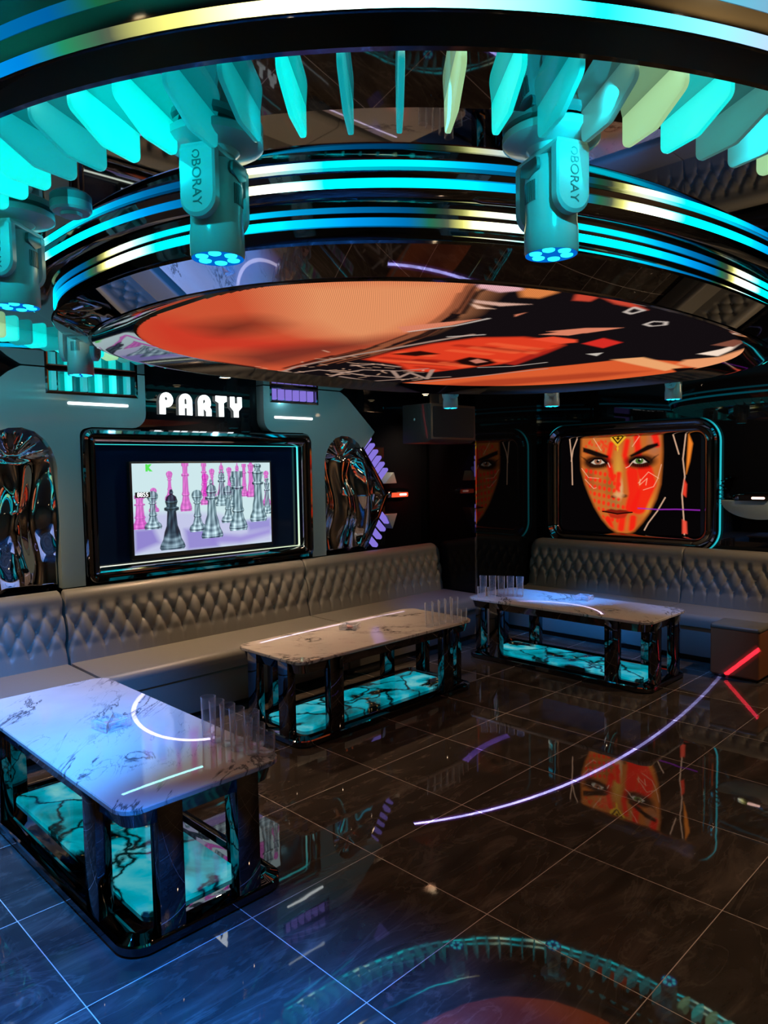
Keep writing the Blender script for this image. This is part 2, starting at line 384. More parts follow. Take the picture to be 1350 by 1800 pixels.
class MB:
    def __init__(s): s.v = []; s.f = []; s.c = None
    def add(s, vs, fs):
        n = len(s.v); s.v += [tuple(v) for v in vs]; s.f += [tuple(i + n for i in f) for f in fs]; return s
    def box(s, x0, x1, y0, y1, z0, z1):
        return s.add([(x0, y0, z0), (x1, y0, z0), (x1, y1, z0), (x0, y1, z0), (x0, y0, z1), (x1, y0, z1), (x1, y1, z1), (x0, y1, z1)],
                     [(0, 3, 2, 1), (4, 5, 6, 7), (0, 1, 5, 4), (1, 2, 6, 5), (2, 3, 7, 6), (3, 0, 4, 7)])
    def loft(s, rings, closed=True, cap0=False, cap1=False):
        n = len(s.v); k = len(rings[0])
        for r in rings: s.v += [tuple(p) for p in r]
        for i in range(len(rings) - 1):
            for j in range(k if closed else k - 1):
                a = n + i * k + j; b = n + i * k + (j + 1) % k
                s.f.append((a, b, b + k, a + k))
        if cap0: s.f.append(tuple(n + j for j in reversed(range(k))))
        if cap1: s.f.append(tuple(n + (len(rings) - 1) * k + j for j in range(k)))
        return s
    def lathe(s, prof, seg=32, c=(0, 0, 0), cap0=True, cap1=True):
        rings = [[(c[0] + r * math.cos(2 * PI * j / seg), c[1] + r * math.sin(2 * PI * j / seg), c[2] + z) for j in range(seg)] for r, z in prof]
        return s.loft(rings, True, cap0, cap1)
    def xf(s, Mx, start=0):
        s.v[start:] = [tuple(Mx @ Vector(v)) for v in s.v[start:]]; return s
    def mesh(s, name):
        me = bpy.data.meshes.new(name); me.from_pydata(s.v, [], s.f); me.update(); return me
    def build(s, name, m, parent=None, bevel=0.0, smooth=0.6, segs=2):
        me = s.mesh(name)
        bm = bmesh.new(); bm.from_mesh(me)
        bmesh.ops.recalc_face_normals(bm, faces=bm.faces)
        if bevel:
            es = [e for e in bm.edges if len(e.link_faces) == 2 and e.calc_face_angle(0) > 0.5]
            bmesh.ops.bevel(bm, geom=es, offset=bevel, segments=segs, profile=0.5, affect='EDGES', clamp_overlap=True)
        bm.to_mesh(me); bm.free()
        return link(name, me, m, parent, smooth)

def color_attr(me, cols):
    a = me.color_attributes.new('led', 'FLOAT_COLOR', 'POINT')
    c = np.ones((len(me.vertices), 4), np.float32); c[:, :3] = cols
    a.data.foreach_set('color', c.ravel())

def roundrect(x0, x1, y0, y1, r, seg=8):
    pts = []
    for cx, cy, a in ((x1 - r, y1 - r, 0), (x0 + r, y1 - r, PI / 2), (x0 + r, y0 + r, PI), (x1 - r, y0 + r, 3 * PI / 2)):
        for k in range(seg + 1):
            t = a + PI / 2 * k / seg; pts.append((cx + r * math.cos(t), cy + r * math.sin(t)))
    return pts

def roundpoly(pts, seg=6):
    """pts: (x, y, r) polygon corners with radii"""
    out = []; n = len(pts)
    for i in range(n):
        p = Vector(pts[i][:2]); r = pts[i][2] if len(pts[i]) > 2 else 0
        if r <= 0: out.append(tuple(p)); continue
        a = Vector(pts[i - 1][:2]) - p; b = Vector(pts[(i + 1) % n][:2]) - p
        la, lb = a.length, b.length; a.normalize(); b.normalize()
        ang = a.angle(b); d = min(r / math.tan(ang / 2), la * 0.49, lb * 0.49); rr = d * math.tan(ang / 2)
        c = p + (a + b).normalized() * (rr / math.sin(ang / 2))
        t0 = p + a * d - c; t1 = p + b * d - c
        a0 = math.atan2(t0.y, t0.x); a1 = math.atan2(t1.y, t1.x); da = (a1 - a0 + PI) % (2 * PI) - PI
        for k in range(seg + 1):
            t = a0 + da * k / seg; out.append((c.x + rr * math.cos(t), c.y + rr * math.sin(t)))
    return out

def curve_plate(name, polys, thick, bevel, m, parent, place):
    """flat plate from outlines (first outer, rest holes); place maps (x, y, z) to the room"""
    bm = bmesh.new(); loops = []
    for pl in polys:
        vs = [bm.verts.new((p[0], p[1], thick / 2)) for p in pl]
        loops.append(vs)
        for k in range(len(vs)): bm.edges.new((vs[k - 1], vs[k]))
    bmesh.ops.triangle_fill(bm, edges=bm.edges[:], use_beauty=True, use_dissolve=False)
    fr = bm.faces[:]; back = {}
    for vs in loops:
        for v in vs: back[v] = bm.verts.new((v.co.x, v.co.y, -thick / 2))
    for f in fr: bm.faces.new([back[v] for v in reversed(f.verts)])
    for vs in loops:
        for k in range(len(vs)): bm.faces.new((vs[k - 1], vs[k], back[vs[k]], back[vs[k - 1]]))
    bmesh.ops.recalc_face_normals(bm, faces=bm.faces)
    rim = [e for e in bm.edges if len(e.link_faces) == 2 and e.calc_face_angle(0) > 1.2 and e.verts[0].co.z > 0 and e.verts[1].co.z > 0]
    bmesh.ops.bevel(bm, geom=rim, offset=bevel, segments=2, profile=0.5, affect='EDGES', clamp_overlap=True)
    for v in bm.verts: v.co = place(*v.co)
    bmesh.ops.recalc_face_normals(bm, faces=bm.faces)
    me = bpy.data.meshes.new(name); bm.to_mesh(me); bm.free()
    return link(name, me, m, parent, 0.5)

def text_mesh(name, body, size, m, parent, Mx, ext=0.001, bold=0.0):
    cu = bpy.data.curves.new(name, 'FONT'); cu.body = body; cu.size = size; cu.extrude = ext; cu.align_x = 'CENTER'; cu.align_y = 'CENTER'; cu.offset = bold
    t = bpy.data.objects.new('tmp', cu); COL.objects.link(t)
    dg = bpy.context.evaluated_depsgraph_get(); dg.update()
    me = bpy.data.meshes.new_from_object(t.evaluated_get(dg)); me.name = name
    bpy.data.objects.remove(t); bpy.data.curves.remove(cu)
    for v in me.vertices: v.co = Mx @ v.co
    me.materials.clear()
    return link(name, me, m, parent)

def copy_tree(o, parent=None):
    c = o.copy(); COL.objects.link(c)
    if parent is not None: c.parent = parent
    for ch in list(o.children): copy_tree(ch, c)
    return c

def onleft(yf): return lambda x, y, z: Vector((x, yf + z, y))          # x along the wall, y up
def onback(xf): return lambda x, y, z: Vector((xf + z, x, y))

def struct(o, label, cat='room'): return tag(o, label, cat, kind='structure')

# ---------------------------------------------------------------- the room
YL, XB, ZC = 5.10, 6.90, 2.62
XF, YR = -1.3, -1.4
def quad(name, pts, m): return link(name, MB().add(pts, [(0, 1, 2, 3)]).mesh(name), m)
struct(MB().box(XF - .1, XB + .1, YR - .1, YL + .1, -0.1, 0).build('floor', M['floor'], smooth=None), 'polished dark brown marble tile floor with pale grout lines', 'floor')
struct(MB().box(XF - .1, XB + .1, YR - .1, YL + .1, ZC, ZC + .1).build('ceiling', M['bronze'], smooth=None), 'dark mirrored outer ceiling above the light ring', 'ceiling')
struct(MB().box(XF, XB, YL, YL + .1, 0, ZC).build('wall_left', M['blackglass'], smooth=None), 'black glossy wall behind the long sofa and the party sign', 'wall')
struct(MB().box(XB, XB + .1, YR, YL, 0, ZC).build('wall_back', M['blackglass'], smooth=None), 'black glossy wall behind the face screen', 'wall')
struct(MB().box(XF - .1, XF, YR, YL, 0, ZC).build('wall_front', M['warmwall'], smooth=None), 'bronze wall on the near side of the room', 'wall')
struct(MB().box(XF, XB, YR - .1, YR, 0, ZC).build('wall_right', M['warmwall'], smooth=None), 'bronze wall on the right side of the room', 'wall')
struct(MB().box(5.75, XB, 4.47, YL, 0, ZC).build('wall_corner', M['blackglass'], smooth=None), 'black mirror clad corner pillar between the two sofas', 'wall')
struct(MB().box(XF, 5.75, 4.37, YL, 2.41, ZC).build('trim_1', M['mirror'], smooth=None), 'dark mirrored ceiling drop above the party sign wall', 'ceiling trim')
struct(MB().box(5.735, 5.75, 4.455, 4.47, 0, 2.41).build('trim_2', M['darkchrome'], smooth=None), 'thin chrome edge trim on the corner pillar', 'trim')
struct(MB().box(6.885, 6.9, 4.45, 4.47, 0, 2.41).build('trim_3', M['darkchrome'], smooth=None), 'thin chrome joint where pillar meets the back wall', 'trim')
struct(MB().box(5.735, 5.75, 5.08, 5.10, 0, 2.41).build('trim_4', M['darkchrome'], smooth=None), 'thin chrome joint where pillar meets the left wall', 'trim')

# ---------------------------------------------------------------- ceiling drum and fin ring
UC, VC, NN = 2.9, 2.295, 2.5
def sell(a, b, n=240, z=0.0, N=NN, t0=0.0, t1=1.0):
    """superellipse of half axes a, b, points at equal arc length, as fractions t0..t1 of the way round"""
    th = np.linspace(0, 2 * PI, 4001); c, s = np.cos(th), np.sin(th)
    r = (np.abs(c / a) ** N + np.abs(s / b) ** N) ** (-1 / N); x, y = r * c, r * s
    L = np.r_[0, np.cumsum(np.hypot(np.diff(x), np.diff(y)))]
    q = np.linspace(t0, t1, n, endpoint=(t1 - t0) < 0.9999) * L[-1]
    return [(UC + np.interp(k % L[-1], L, x), VC + np.interp(k % L[-1], L, y), z) for k in q], L[-1]
def band(prof, n=300):
    """loft through superellipses; every one uses the same polar angles so the walls stay true"""
    mb = MB(); th = np.linspace(0, 2 * PI, n, endpoint=False); c, s = np.cos(th), np.sin(th); rings = []
    for a, b, z in prof:
        r = (np.abs(c / a) ** NN + np.abs(s / b) ** NN) ** (-1 / NN)
        rings.append([(UC + x, VC + y, z) for x, y in zip(r * c, r * s)])
    mb.loft(rings); return mb, th
def arcpos(a, b, th):
    t = np.linspace(0, 2 * PI, 8001); c, s = np.cos(t), np.sin(t)
    r = (np.abs(c / a) ** NN + np.abs(s / b) ** NN) ** (-1 / NN); x, y = r * c, r * s
    L = np.r_[0, np.cumsum(np.hypot(np.diff(x), np.diff(y)))]
    return np.interp(th, t, L), L[-1]
LED_STOPS = [(0, (1.0, .92, .35)), (.06, (1.0, 1.0, .80)), (.13, (.35, 1, .95)), (.20, (0.0, .80, .85)), (.46, (0.0, .50, .66)), (.58, (0.0, .20, .40)), (.72, (0.0, .085, .22)), (.84, (0.0, .045, .12)), (.89, (.004, .04, .02)), (.93, (.018, .025, .018)), (.97, (.25, .24, .06)), (1.0, (1.0, .92, .35))]
def led_color(p):
    p = np.mod(p, 1.0); xs = [s[0] for s in LED_STOPS]
    return np.stack([np.interp(p, xs, [s[1][k] for s in LED_STOPS]) for k in range(3)], -1)
def led_band(name, prof, phase, period, parent, mat='led', n=900):
    mb, th = band(prof, n); o = mb.build(name, M[mat], parent, smooth=3.2)
    sarc, tot = arcpos(prof[0][0], prof[0][1], th)
    k = max(1, round(tot / period))
    col = led_color((sarc - phase) / (tot / k) if isinstance(period, float) else phase(sarc))
    color_attr(o.data, np.tile(col, (len(prof), 1)))
    return o
def led_band_fn(name, prof, fn, parent, mat='led', n=900):
    mb, th = band(prof, n); o = mb.build(name, M[mat], parent, smooth=3.2)
    sarc, tot = arcpos(prof[0][0], prof[0][1], th)
    color_attr(o.data, np.tile(fn(sarc), (len(prof), 1)))
    return o

drum = thing('ceiling_drum', 'black mirrored tiered oval drum hung from the ceiling around the big LED picture', 'ceiling feature', (UC, VC, 2.40))
def drum_part(name, prof, m, smooth=0.5):
    mb, _ = band(prof); mb.v = [(x - UC, y - VC, z - 2.40) for x, y, z in mb.v]
    return mb.build(name, m, drum, smooth=smooth)
drum_part('upper_tier', [(2.015, 1.505, 2.4085), (2.00, 1.485, 2.375), (1.994, 1.465, 2.362), (1.975, 1.445, 2.358), (1.89, 1.34, 2.358)], M['drum'])
drum_part('lower_tier', [(1.893, 1.345, 2.360), (1.893, 1.345, 2.31), (1.896, 1.356, 2.295), (1.905, 1.378, 2.287), (1.90, 1.372, 2.281)], M['drum'])
drum_part('soffit', [(1.90, 1.372, 2.281), (1.785, 1.235, 2.228)], M['mirror'])
drum_part('lip_ring', [(1.787, 1.237, 2.229), (1.785, 1.235, 2.224), (1.775, 1.225, 2.221), (1.765, 1.215, 2.224), (1.66, 1.115, 2.270), (1.62, 1.09, 2.275)], M['darkchrome'])
def shift(o, d):
    for v in o.data.vertices: v.co -= Vector(d)
    return o
shift(led_band('led_strip', [(2.008, 1.498, 2.393), (2.014, 1.504, 2.392), (2.010, 1.500, 2.378), (2.002, 1.490, 2.377)], 5.5, 1.09, drum), (UC, VC, 2.40))
shift(led_band('led_strip', [(1.893, 1.345, 2.351), (1.899, 1.351, 2.350), (1.899, 1.351, 2.332), (1.893, 1.345, 2.331)], 5.44, 1.15, drum), (UC, VC, 2.40))

inner = band([(2.28, 1.82, 2.4085), (1.95, 1.45, 2.4085)])[0].build('ceiling_inner', M['mirror'], smooth=0.4)
inner.name = 'ceiling.001'
struct(inner, 'dark mirrored ceiling between the drum and the ring of fins', 'ceiling')
struct(band([(2.50, 2.05, 2.447), (2.28, 1.82, 2.4085)])[0].build('ceiling', M['mirror'], smooth=0.4), 'dark mirrored ceiling band above the fins', 'ceiling')

ring = thing('fin_ring', 'large oval ceiling ring with LED stripes and hanging frosted fins', 'ceiling feature', (UC, VC, 2.40))
def ring_part(name, prof, m):
    mb, _ = band(prof); mb.v = [(x - UC, y - VC, z - 2.40) for x, y, z in mb.v]
    return mb.build(name, m, ring, smooth=0.5)
ring_part('fascia', [(2.468, 2.018, 2.447), (2.468, 2.018, 2.402), (2.474, 2.024, 2.398), (2.482, 2.032, 2.401), (2.50, 2.05, 2.46), (2.515, 2.065, 2.54), (2.52, 2.07, 2.62)], M['drum'])
def outer_led(s):
    xs = [0, 7.6, 7.95, 8.15, 8.25, 8.35, 8.5, 8.66, 8.74, 8.84, 9.2, 9.35, 9.6, 10.2, 10.8, 14.8]
    cs = [(0, .5, .7), (0, .2, .35), (0, .09, .24), (0, .06, .19), (.004, .07, .03), (.018, .025, .018), (.35, .33, .08), (1, .9, .35), (1, 1, .8), (.3, .95, .9), (0, .72, .8), (.06, .3, .4), (.15, .17, .27), (.12, .14, .24), (.2, .18, .12), (0, .5, .7)]
    return np.stack([np.interp(s, xs, [c[k] for c in cs]) for k in range(3)], -1)
shift(led_band_fn('led_strip', [(2.497, 2.047, 2.452), (2.505, 2.055, 2.455), (2.509, 2.059, 2.469), (2.503, 2.053, 2.473)], lambda s: outer_led(s - 0.17), ring), (UC, VC, 2.40))
shift(led_band_fn('led_strip', [(2.510, 2.060, 2.508), (2.517, 2.067, 2.511), (2.520, 2.070, 2.525), (2.514, 2.064, 2.528)], lambda s: outer_led(s - 0.3) * 0.5, ring), (UC, VC, 2.40))
NF = 138
KZ0 = int(8.96 / 14.79 * NF); OFF = 8.96 / 14.79 - KZ0 / NF      # a fin stands edge on to the camera
P0, PL = sell(2.45, 2.0, NF, 0, t0=OFF, t1=1 + OFF)
fcols = np.zeros((NF, 3))
def fin_colour(k):          # a lamp per fin: most teal, some cyan, a few white-yellow
    r = rng.rand()
    if r < .16: return np.array((0.75, .95, .60))
    if r < .55: return np.array((0.0, .75, .80))
    return np.array((0.0, .22, .26))
fixed = {}
base_s = 8.96 / 14.79 * NF      # index of the fin seen edge on
kz = KZ0
for d, c in zip(range(-11, 12), [(0, .6, .75), (0, .75, .8), (0, .7, .75), (0, .35, .45), (0, .32, .36), (.25, .95, .80), (0, .70, .70), (0, .33, .36), (0, .20, .22), (0, .70, .66), (0, .32, .34), (.1, .35, .32), (.85, .9, .45), (0, .75, .62), (0, .34, .33), (.12, .16, .11), (.8, .85, .30), (0, .60, .58), (.05, .2, .18), (.05, .2, .18), (.5, .6, .40), (0, .5, .5), (0, .4, .4)]):
    fixed[(kz + d) % NF] = np.array(c)
for k in range(NF): fcols[k] = fixed.get(k, fin_colour(k))
def fin_strip_col(sarc):
    k = np.arange(NF); return np.stack([np.interp((sarc / PL - OFF) % 1.0 * NF, np.r_[k, NF], np.r_[fcols[:, q], fcols[0, q]]) for q in range(3)], -1)
shift(led_band_fn('fin_lamp_strip', [(2.4665, 2.0165, 2.427), (2.464, 2.014, 2.426), (2.464, 2.014, 2.412), (2.4665, 2.0165, 2.411)], fin_strip_col, ring, 'fin_led', 1200), (UC, VC, 2.40))
def fin_shape():
    L, H, t = 0.185, 0.082, 0.011
    o = roundpoly([(0, .018), (0, -.042, .02), (.085, -H, .03), (L, -H, .018), (L, .0)], 5)
    mb = MB(); n = len(o)
    r = [[(x, s * t / 2, z) for x, z in o] for s in (-1, 1)]
    mb.loft(r, True, True, True); return mb
fin_me = fin_shape().build('fin', M['frost'], None, bevel=0.0025, smooth=0.5)
fin_data = {}
for q in ('dim', 'mid', 'bright', 'warm', 'grey'):
    fin_data[q] = fin_me.data.copy(); fin_data[q].materials.clear(); fin_data[q].materials.append(M['fin_' + q])
bpy.data.objects.remove(fin_me)
def fin_kind(c):
    if c[0] > .3: return 'warm'
    if c[1] > .55: return 'bright'
    if c[1] > .3: return 'mid'
    return 'grey' if c[0] > .01 else 'dim'
def ang_show(k):            # how large a fin shows from the camera's place
    p = P0[k]; d = Vector((p[0], p[1], 0.7)); f = d.normalized().dot(FF)
    hid = 0
    far = (p[0] * FF.x + p[1] * FF.y)
    dx = p[0] * RR.x + p[1] * RR.y
    if far > 4.0 and -0.26 < dx / far < 0.40: hid = 1     # behind the drum
    if far < 0.3 or abs(dx / max(far, .1)) > 0.62: hid = 1
    return (hid, d.length)
order = sorted(range(NF), key=ang_show)
rest = MB()
for i, k in enumerate(order):
    a, b, c_ = P0[k - 1], P0[k], P0[(k + 1) % NF]
    tx, ty = c_[0] - a[0], c_[1] - a[1]; l = math.hypot(tx, ty); nx, ny = -ty / l, tx / l     # inward normal (counter-clockwise)
    Mx = Matrix(((nx, -tx / l, 0, b[0] - UC - nx * 0.01), (ny, -ty / l, 0, b[1] - VC - ny * 0.01), (0, 0, 1, 0.029), (0, 0, 0, 1)))
    if i < 100:
        o = bpy.data.objects.new('fin', fin_data[fin_kind(fcols[k])]); COL.objects.link(o); o.parent = ring; o.matrix_local = Mx
    else:
        s0 = len(rest.v); fm = fin_shape(); rest.add(fm.v, fm.f); rest.xf(Mx, s0)
tag(rest.build('fin', M['fin_mid'], ring, smooth=0.5), kind='stuff')

# ---------------------------------------------------------------- moving head stage lights
def moving_head(loc, rz, label):
    t = thing('moving_head_light', label, 'stage light', loc, rz, 'moving head stage lights on the ceiling')
    MB().lathe([(0.10, 0.0), (0.108, -0.006), (0.108, -0.022), (0.095, -0.03), (0.055, -0.036), (0.045, -0.046)], 36, cap0=False).build('base', M['plastic'], t)
    # yoke: a cross bar and two arms, round ended
    MB().box(-0.083, 0.083, -0.04, 0.04, -0.058, -0.044).build('yoke_bar', M['plastic'], t, 0.005)
    for s in (-1, 1):
        o = roundpoly([(-0.042, -0.05, .01), (-0.042, -0.20, .0419), (0.042, -0.20, .0419), (0.042, -0.05, .01)], 8)
        mb = MB(); mb.loft([[(s * d, y * k, -.125 + (z + .125) * k) for y, z in o] for d, k in ((0.064, 1), (0.082, 1), (0.087, .9))], True, True, True)
        arm = mb.build('arm', M['plastic'], t, 0.0, 0.5)
        tm = text_mesh('logo', 'BORAY', 0.03, M['greyplastic'], arm, Matrix.Translation((s * 0.0872, 0, -0.13)) @ Matrix.Rotation(s * PI / 2, 4, 'Z') @ Matrix.Rotation(PI / 2, 4, 'X') @ Matrix.Rotation(-PI / 2, 4, 'Z'))
        rg = MB(); rg.loft([[(s * (0.0868 + q), math.cos(a) * r, -0.072 + math.sin(a) * r) for a in np.linspace(0.5, 2 * PI - .1, 20)] for r, q in ((.009, 0), (.009, .0012), (.0065, .0012), (.0065, 0))], False)
        rg.build('logo_ring', M['greyplastic'], arm)
    h = MB().lathe([(0.03, -0.052), (0.048, -0.060), (0.056, -0.075), (0.058, -0.10), (0.058, -0.20), (0.0605, -0.215), (0.0605, -0.262), (0.058, -0.268)], 40, cap1=False).build('head', M['plastic'], t)
    for s in (-1, 1):
        for k in range(7):
            a = s * PI / 2 + (k - 3) * 0.11
            c, q = math.cos(a), math.sin(a)
            Mx = Matrix(((c, -q, 0, c * .0585), (q, c, 0, q * .0585), (0, 0, 1, -.135), (0, 0, 0, 1)))
            m_ = MB().box(-.0015, .0015, -.0017, .0017, -.022, .022); m_.xf(Mx); m_.build('vent_slot', M['greyplastic'], h)
        Mx = Matrix.Rotation(s * PI / 2, 4, 'Z')
        m_ = MB(); m_.loft([[(x, y, z) for y, z in roundpoly([(-.03, -.068, .004), (-.036, -.092, .01), (.0, -.108, .01), (.036, -.092, .01), (.03, -.068, .004)], 4)] for x in (.050, .0595)], True, False, True)
        m_.xf(Mx); m_.build('cover', M['greyplastic'], h, 0.001)
    ln = MB().lathe([(0.058, -0.268), (0.054, -0.2655), (0.020, -0.2655), (0.018, -0.255)], 36, cap0=False, cap1=False).build('lens_ring', M['blue_led'], t)
    MB().lathe([(0.018, -0.256), (0.0, -0.256)], 24, cap0=False, cap1=False).build('lens_core', M['black'], ln)
    for k in range(6):
        a = PI / 3 * k + .3
        MB().lathe([(0.0145, -0.2656), (0.0135, -0.2685), (0.008, -0.2705), (0.0, -0.271)], 18, (0.037 * math.cos(a), 0.037 * math.sin(a), 0), cap0=False, cap1=False).build('lens', M['cyan_led'], ln)
    return t
mh = moving_head((0.868, 1.362, 2.408), math.radians(30), 'white moving head stage light hanging left of centre in front of the oval LED picture')
for loc, rz, lab in (((1.385, 0.865, 2.408), math.radians(66), 'white moving head stage light hanging right of centre in front of the oval LED picture'),
                     ((0.71, 2.11, 2.408), math.radians(40), 'white moving head stage light cut off by the left edge of the photo'),
                     ((1.40, 3.38, 2.408), math.radians(135), 'small distant moving head stage light above the left teal wall panel'),
                     ((4.33, 3.60, 2.408), math.radians(60), 'distant moving head stage light in front of the black loudspeaker'),
                     ((4.87, 3.04, 2.408), math.radians(30), 'distant moving head stage light just left of the face screen'),
                     ((5.11, 2.20, 2.408), math.radians(10), 'distant moving head stage light above the right half of the face screen')):
    o = copy_tree(mh); o.scale = (.95, .95, .95); o.location = loc; o.rotation_euler = (0, 0, rz); o['label'] = lab

t = thing('smoke_detector', 'round white smoke detector on the mirrored ceiling at the left', 'detector', (0.80, 1.95, 2.4085))
MB().lathe([(0.052, 0), (0.052, -0.018), (0.046, -0.024), (0.0, -0.026)], 32, cap0=False, cap1=False).build('body', M['plastic'], t)
MB().lathe([(0.028, -0.0255), (0.026, -0.034), (0.0, -0.036)], 24, cap0=False, cap1=False).build('sensor_cap', M['plastic'], t)

mh.scale = (.95, .95, .95)
dl = ['round warm downlight above the left end of the party wall', 'round warm downlight above the party sign', 'round warm downlight above the wall beside the red lamp', 'warm ceiling downlight by the right side of the back wall', 'warm ceiling downlight behind the camera on the right', 'warm ceiling downlight over the near right corner', 'warm ceiling downlight behind the camera', 'warm ceiling downlight over the near left corner']
for (x, y, z), lab in zip(DOWN, dl):
    t = thing('downlight', lab, 'lamp', (x, y, z), 0, 'warm round ceiling downlights')
    MB().lathe([(0.048, 0.004), (0.048, -0.004), (0.036, -0.006), (0.034, 0.0)], 28, cap0=False, cap1=False).build('trim_ring', M['chrome'], t)
    MB().lathe([(0.034, -0.001), (0.0, -0.001)], 24, cap0=False, cap1=False).build('lens', M['warm_led'], t)

# ---------------------------------------------------------------- party wall
MU = lambda u: 6.12 - u
def panel(name, label, mirror):
    f = MU if mirror else (lambda u: u)
    t = thing(name, label, 'wall panel', (f(4.15), YL, 0.86))
    out = [(3.585, 2.405, 0), (3.585, 2.02, .11), (3.99, 2.02, .04), (4.075, 2.0, .07), (4.075, .92, 0), (4.235, .92, 0), (4.235, 1.74, 0)]
    out += [(4.245, 1.80), (4.27, 1.87), (4.31, 1.93), (4.37, 1.98), (4.45, 2.005), (4.53, 2.0), (4.60, 1.975), (4.66, 1.935), (4.70, 1.885)]
    out += [(4.70, 1.86, 0), (4.875, 2.05, .01), (4.52, 2.36, .12), (4.44, 2.405, .05)]
    o = roundpoly([(f(p[0]) - f(4.15), p[1] - .86, p[2] if len(p) > 2 else 0) for p in out])
    n0, n1, nz = (3.665, 4.165, 2.285) if not mirror else (3.655, 4.275, 2.25)
    hole = [(f(n0) - f(4.15), nz - .86), (f(n0) - f(4.15), 2.395 - .86), (f(n1) - f(4.15), 2.395 - .86), (f(n1) - f(4.15), nz - .86)]
    curve_plate('lacquer_board', [o, hole], 0.10, 0.006, M['teal'], t, lambda x, y, z: Vector((x, -0.05 + z, y)))
    # chrome lined niche
    r = []
    for e, yy in ((0.014, -.10), (0.0, -.104), (-0.008, -.10), (-0.008, -.01)):
        a, b = min(f(n0), f(n1)) - e - f(4.15), max(f(n0), f(n1)) + e - f(4.15)
        r.append([(a, yy, nz - e - .86), (b, yy, nz - e - .86), (b, yy, 2.395 + e - .86), (a, yy, 2.395 + e - .86)])
    nb = MB(); nb.loft(r, True, False, True); nb.build('niche', M['darkchrome'], t, smooth=0.3)
    a, b = sorted((f(n0), f(n1))); nf = 6
    for k in range(nf):
        x = a + .03 + (b - a - .1) * k / (nf - 1) - f(4.15)
        o_ = MB().box(x, x + .034, -.095, -.04, nz - .86 + .012, 2.395 - .86 - .004)
        o_.build('niche_fin', M['purple_led'] if not mirror else (M['fin_bright'] if k in (1, 3, 4) else M['fin_mid']), t, 0.005)
    b0, b1, bz = (3.69, 4.105, 2.147) if not mirror else (3.72, 4.15, 2.178)
    x0, x1 = sorted((f(b0), f(b1)))
    pl = roundrect(x0 - f(4.15), x1 - f(4.15), bz - .86 - .0095, bz - .86 + .0095, .009, 5)
    br = MB(); br.loft([[(x, y, z) for x, z in pl] for y in (-.101, -.106)], True, False, True); br.build('light_bar', M['white_led'], t)
    return t
panel('wall_panel', 'grey teal lacquered wall panel right of the party sign with violet fins in its niche', False)
panel('wall_panel', 'grey teal lacquered wall panel left of the party sign with a chrome niche', True)

def in_poly(px, py, poly):
    c = np.zeros(px.shape, bool); n = len(poly)
    for i in range(n):
        x0, y0 = poly[i][:2]; x1, y1 = poly[i - 1][:2]
        k = ((y0 > py) != (y1 > py)) & (px < (x1 - x0) * (py - y0) / ((y1 - y0) if y1 != y0 else 1e-9) + x0); c ^= k
    return c
def folded_mirror(name, label, mirror):
    f = MU if mirror else (lambda u: u)
    t = thing(name, label, 'mirror', (f(4.5), YL, 1.44))
    poly = [(4.22, .92), (4.22, 1.78), (4.26, 1.90), (4.36, 2.0), (4.48, 2.02), (4.60, 2.0), (4.71, 1.90), (5.02, 1.45), (4.73, .92)]
    n, mm = 74, 110
    xs = np.linspace(4.22, 5.02, n); zs = np.linspace(.92, 2.02, mm)
    X, Z = np.meshgrid(xs, zs)
    ax, az = 4.50, 1.80
    ang = np.arctan2(Z - az, X - ax)
    tri = lambda q: np.abs((q % 1.0) - .5) * 2
    rad = np.hypot(X - ax, Z - az)
    fan = .010 + .045 * tri(ang * 1.75) * np.clip(rad / .16, 0, 1) * np.clip(1.1 - rad / .5, 0.2, 1)
    wob = .02 * np.sin(Z * 9 + X * 4)
    fold = .012 + .035 * (1 + np.sin((X - ax) * 24 + 1.6 + wob * 30)) * (.6 + .4 * np.sin(Z * 5.0 + 1)) + .012 * np.sin(Z * 11 + X * 7)
    gem = .085 * np.clip(1 - np.abs(X - 4.72) / .26 - np.abs(Z - 1.45) / .55, 0, 1)
    w = np.clip((Z - az) / .05 + .5, 0, 1)
    Hh = fan * w + (fold + gem) * (1 - w)
    edge = np.clip(np.minimum.reduce([(X - 4.22) / .03, (Z - .92) / .03]), 0, 1)
    Hh = Hh * edge + .004
    me = MB(); me.v = [(f(x) - f(4.5), -h, z - 1.44) for x, z, h in zip(X.ravel(), Z.ravel(), Hh.ravel())]
    cx, cz = (X[:-1, :-1] + X[1:, 1:]) / 2, (Z[:-1, :-1] + Z[1:, 1:]) / 2
    ok = in_poly(cx, cz, poly)
    for i in range(mm - 1):
        for j in range(n - 1):
            if ok[i, j]: q = i * n + j; me.f.append((q, q + 1, q + n + 1, q + n))
    me.build('folded_sheet', M['chrome'], t, smooth=0.9)
    # black edge rails along the slanted sides
    for (x0, z0, x1, z1) in ((4.69, 1.90, 5.03, 1.44), (5.03, 1.44, 4.71, .94)):
        d = Vector((x1 - x0, z1 - z0)).normalized(); nn = Vector((-d.y, d.x)) * (.028)
        q = [(x0 - nn.x, z0 - nn.y), (x1 - nn.x, z1 - nn.y), (x1 + nn.x, z1 + nn.y), (x0 + nn.x, z0 + nn.y)]
        m_ = MB(); m_.loft([[(f(x) - f(4.5), y, z - 1.44) for x, z in q] for y in (0, -.10)], True, False, True); m_.build('edge_rail', M['blacksteel'], t, 0.006)
    return t
folded_mirror('folded_mirror', 'tall folded chrome mirror panel right of the television', False)
folded_mirror('folded_mirror', 'tall folded chrome mirror panel cut by the left edge of the photo', True)

